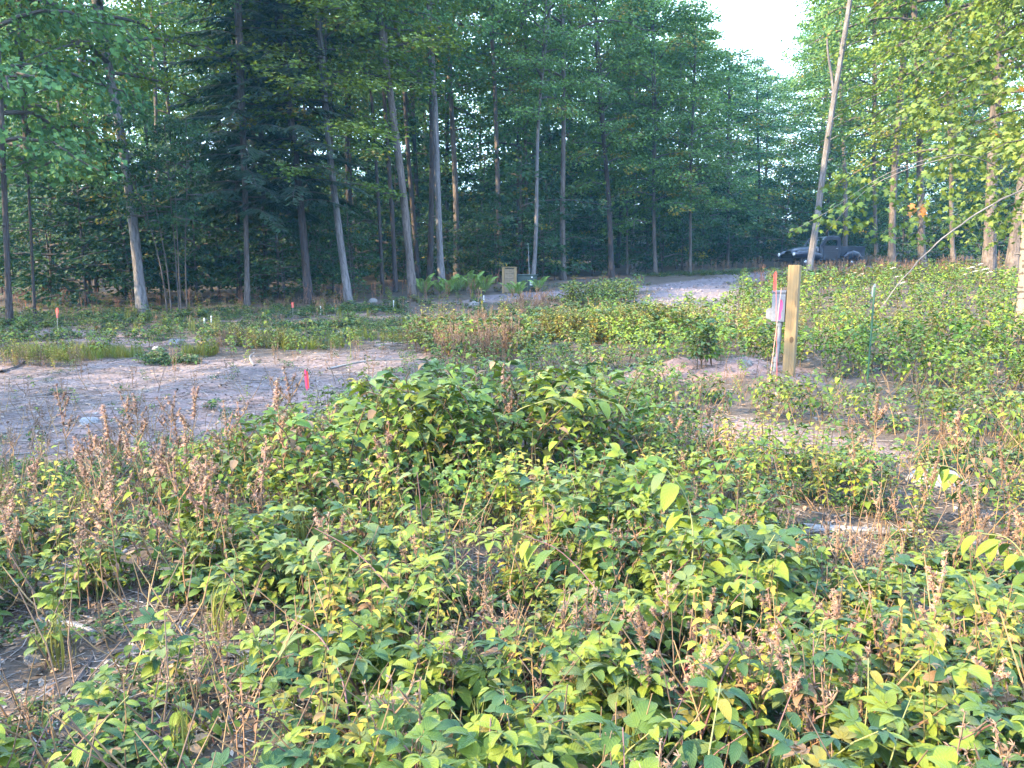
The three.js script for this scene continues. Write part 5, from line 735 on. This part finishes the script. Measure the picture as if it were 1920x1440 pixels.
  cane('leafy cane with yellow-green leaves hanging over the right border', [[1960, 1150, 3.2], [1930, 1060, 3.25], [1890, 1010, 3.3], [1840, 1000, 3.35]], ['lime', 'mid'], 0.10, M.stem, 10, 0.005);
  cane('young cane with five-part leaves spreading at the bottom edge centre', [[960, 1490, 2.25], [955, 1440, 2.3], [945, 1400, 2.35], [930, 1375, 2.4]], ['pale', 'lime'], 0.10, M.stem, 7, 0.005, 'compound');
  cane('bright cane with three-part leaves low at the right of the bottom edge', [[1880, 1420, 2.3], [1850, 1340, 2.4], [1800, 1290, 2.5], [1720, 1270, 2.6]], ['lime', 'lime', 'yellow'], 0.085, M.stem, 11, 0.005, 'compound');
  // a few broad leaves low at the bottom edge
  for (const [px, py, d, s, tint, lb] of [[1880, 1350, 2.25, 0.2, 'mid', 'broad flat green leaves at the bottom right corner'], [940, 1425, 2.3, 0.15, 'pale', 'broad pale green leaves at the bottom edge centre'], [1610, 1200, 2.6, 0.12, 'mid', 'broad leaf with a browned tip behind the seed heads']]) { const p = at(px, py, d), y = ground(p.x, p.z), o = thing('broad_leaf_plant', lb, 'plant', [p.x, y, p.z]), m = new MB(30); m.tube([V(0, 0, 0), V(0, p.y - y, 0)], 0.004, 5); kid('stem', m.geo(true), M.stem, o); for (let k = 0; k < 4; k++) { const f = kid('leaf', LEAF.near.simple[k % 3], LM[k === 3 ? 'lime' : tint], o, [0, p.y - y - 0.03 * k, 0]); f.rotation.set(0.15, 2.6 + k * 1.7, -0.05 - 0.1 * k, 'YXZ'); f.scale.set(s, s, s * 1.5); } }
  // red-leaved seedling by the log, a few red leaves
  for (const [px, py, d, lb] of [[1705, 1010, 4.4, 'dying weed with pinkish red leaves in front of the grey log'], [1310, 1240, 2.7, 'weed with dark red leaves among the seed heads at the bottom']]) { const p = at(px, py, d), y = ground(p.x, p.z), pl = stalkPlan(px, Math.max(0.2, p.y - y), 8, 0.07, 'simple', 0.1), o = thing('red_leaved_weed', lb, 'weed', [p.x, y, p.z]); pl.out.forEach((l, k) => l.tint = k % 3 ? 'red' : 'tan'); kid('stem', stemGeo(pl.pts, 0.004), M.dryStem, o); addLeaves(o, pl); }
}
// ---------------------------------------------------------------- litter on the ground
{
  const R = rng(2024), twigs = [0, 1, 2, 3].map((k) => { const m = new MB(40), r = 0.5; m.col = [1, 1, 1]; m.tube([V(-0.5, 0, 0), V(-0.15, 0.03 * (k % 2), 0.06 * (k - 1.5)), V(0.2, 0.02, -0.04 * k), V(0.5, 0.01, 0.05)], [0.016, 0.014, 0.011, 0.004].map((q) => q * r), 4); if (k > 1) m.tube([V(0.1, 0.02, 0), V(0.35, 0.09, 0.16)], [0.006, 0.002], 3); return m.geo(true); });
  const chip = new MB(30); chip.col = [1, 1, 1]; blade(chip, V(-0.5, 0, 0), V(1, 0.06, 0).normalize(), V(-0.06, 1, 0).normalize(), 1, 0.35, { droop: 0.5, fold: 0.25, seg: 3, lance: 1 });
  const peb = rockGeo(60, 1, 0.75, 0.85), pebG = new THREE.IcosahedronGeometry(1, 1); { const p = pebG.attributes.position; for (let k = 0; k < p.count; k++) { const x = p.getX(k), y = p.getY(k), z = p.getZ(k), f = 0.75 + 0.5 * noise(x * 2 + 9, z * 2 + y * 2 + 9); p.setXYZ(k, x * f, y * f * 0.65, z * f * 0.85); } pebG.computeVertexNormals(); }
  const T = [[], [], [], []], TC = [[], [], [], []], L = [], LC = [], P = [], PC = [];
  for (let k = 0; k < 60000; k++) {
    const d = 1.6 + 24 * Math.pow(R(), 1.25), x = (R() * 2 - 1) * (d * 0.72 + 0.3), z = -d, b = Math.max(bare(x, z), 1.3 * littered(x, z)), g = gravel(x, z), y = ground(x, z), q = R();
    if (R() > (d < 6 ? 0.75 : 0.35) + 0.65 * b) continue;
    if (q < 0.42 && g < 0.3) { const v = Math.floor(R() * 4), c = R(), j = 0.6 + 0.6 * R(), s = (0.12 + 0.35 * R() * R()) * (1 + d * 0.025); T[v].push(mat4(x, y + 0.008, z, (R() - 0.5) * 0.25, R() * 6.28, (R() - 0.5) * 0.25, s)); TC[v].push(c < 0.62 ? RGB(0.09 * j, 0.07 * j, 0.06 * j) : c < 0.8 ? RGB(0.27 * j, 0.23 * j, 0.2 * j) : RGB(0.24 * j, 0.22 * j, 0.205 * j)); }
    else if (q < 0.76 && g < 0.3) { const j = 0.6 + 0.7 * R(), c = R(); L.push(mat4(x, y + 0.008, z, (R() - 0.5) * 0.9, R() * 6.28, (R() - 0.5) * 0.9, (0.03 + 0.05 * R()) * (1 + d * 0.02))); LC.push(c < 0.5 ? RGB(0.24 * j, 0.155 * j, 0.10 * j) : c < 0.75 ? RGB(0.22 * j, 0.185 * j, 0.15 * j) : RGB(0.14 * j, 0.11 * j, 0.09 * j)); }
    else { const j = 0.6 + 0.7 * R(), s = (0.004 + 0.015 * R() ** 5) * (1 + d * 0.03); P.push(mat4(x, y + s * 0.25, z, R(), R() * 6.28, R(), s)); PC.push(RGB(0.24 * j, 0.215 * j, 0.2 * j)); }
  }
  // gravel of the road
  for (let k = 0; k < 9000; k++) { const x = -2 + 26 * R(), z = -19 - 30 * R(), g = gravel(x, z); if (R() > g) continue; const j = 0.55 + 0.8 * R(), s = 0.02 + 0.05 * R() ** 3; P.push(mat4(x, ground(x, z) + s * 0.2, z, R(), R() * 6.28, R(), s)); PC.push(RGB(0.19 * j, 0.165 * j, 0.185 * j)); }
  twigs.forEach((g, k) => scatter('fallen_twigs', 'dead twigs scattered on the bare earth', g, M.twig, T[k], TC[k]));
  scatter('leaf_litter', 'withered leaves and wood chips on the ground', chip.geo(true), M.dry, L, LC);
  scatter('pebbles', 'pebbles and gravel on the earth and the road', pebG, std({ roughness: 0.95, map: speck }), P, PC);
  // stiff dead stems lying and leaning among the near plants
  const S = [], SC = [], sg = new MB(20); sg.col = [1, 1, 1]; sg.tube([V(0, 0, 0), V(0.02, 0.5, 0.01), V(0, 1, 0)], [0.0032, 0.0027, 0.0015], 4);
  for (let k = 0; k < 2400; k++) { const d = 1.7 + 9 * R(), x = (R() * 2 - 1) * (d * 0.7 + 0.2), z = -d; if (R() < bare(x, z) * 0.8) continue; const j = 0.6 + 0.7 * R(), ln = 0.16 + 0.34 * R(), c = R(); S.push(mat4(x, ground(x, z) - 0.01, z, (R() - 0.5) * 1.3, R() * 6.28, (R() - 0.5) * 1.3, 0.9 + 0.5 * R(), ln * (1 + 0.5 * tallClump(x, z)))); SC.push(c < 0.6 ? RGB(0.19 * j, 0.125 * j, 0.06 * j) : RGB(0.13 * j, 0.085 * j, 0.055 * j)); }
  scatter('dead_stems', 'thin straw-coloured dead stems among the undergrowth', sg.geo(true), M.twig, S, SC);
}
renderer.render(scene, camera);
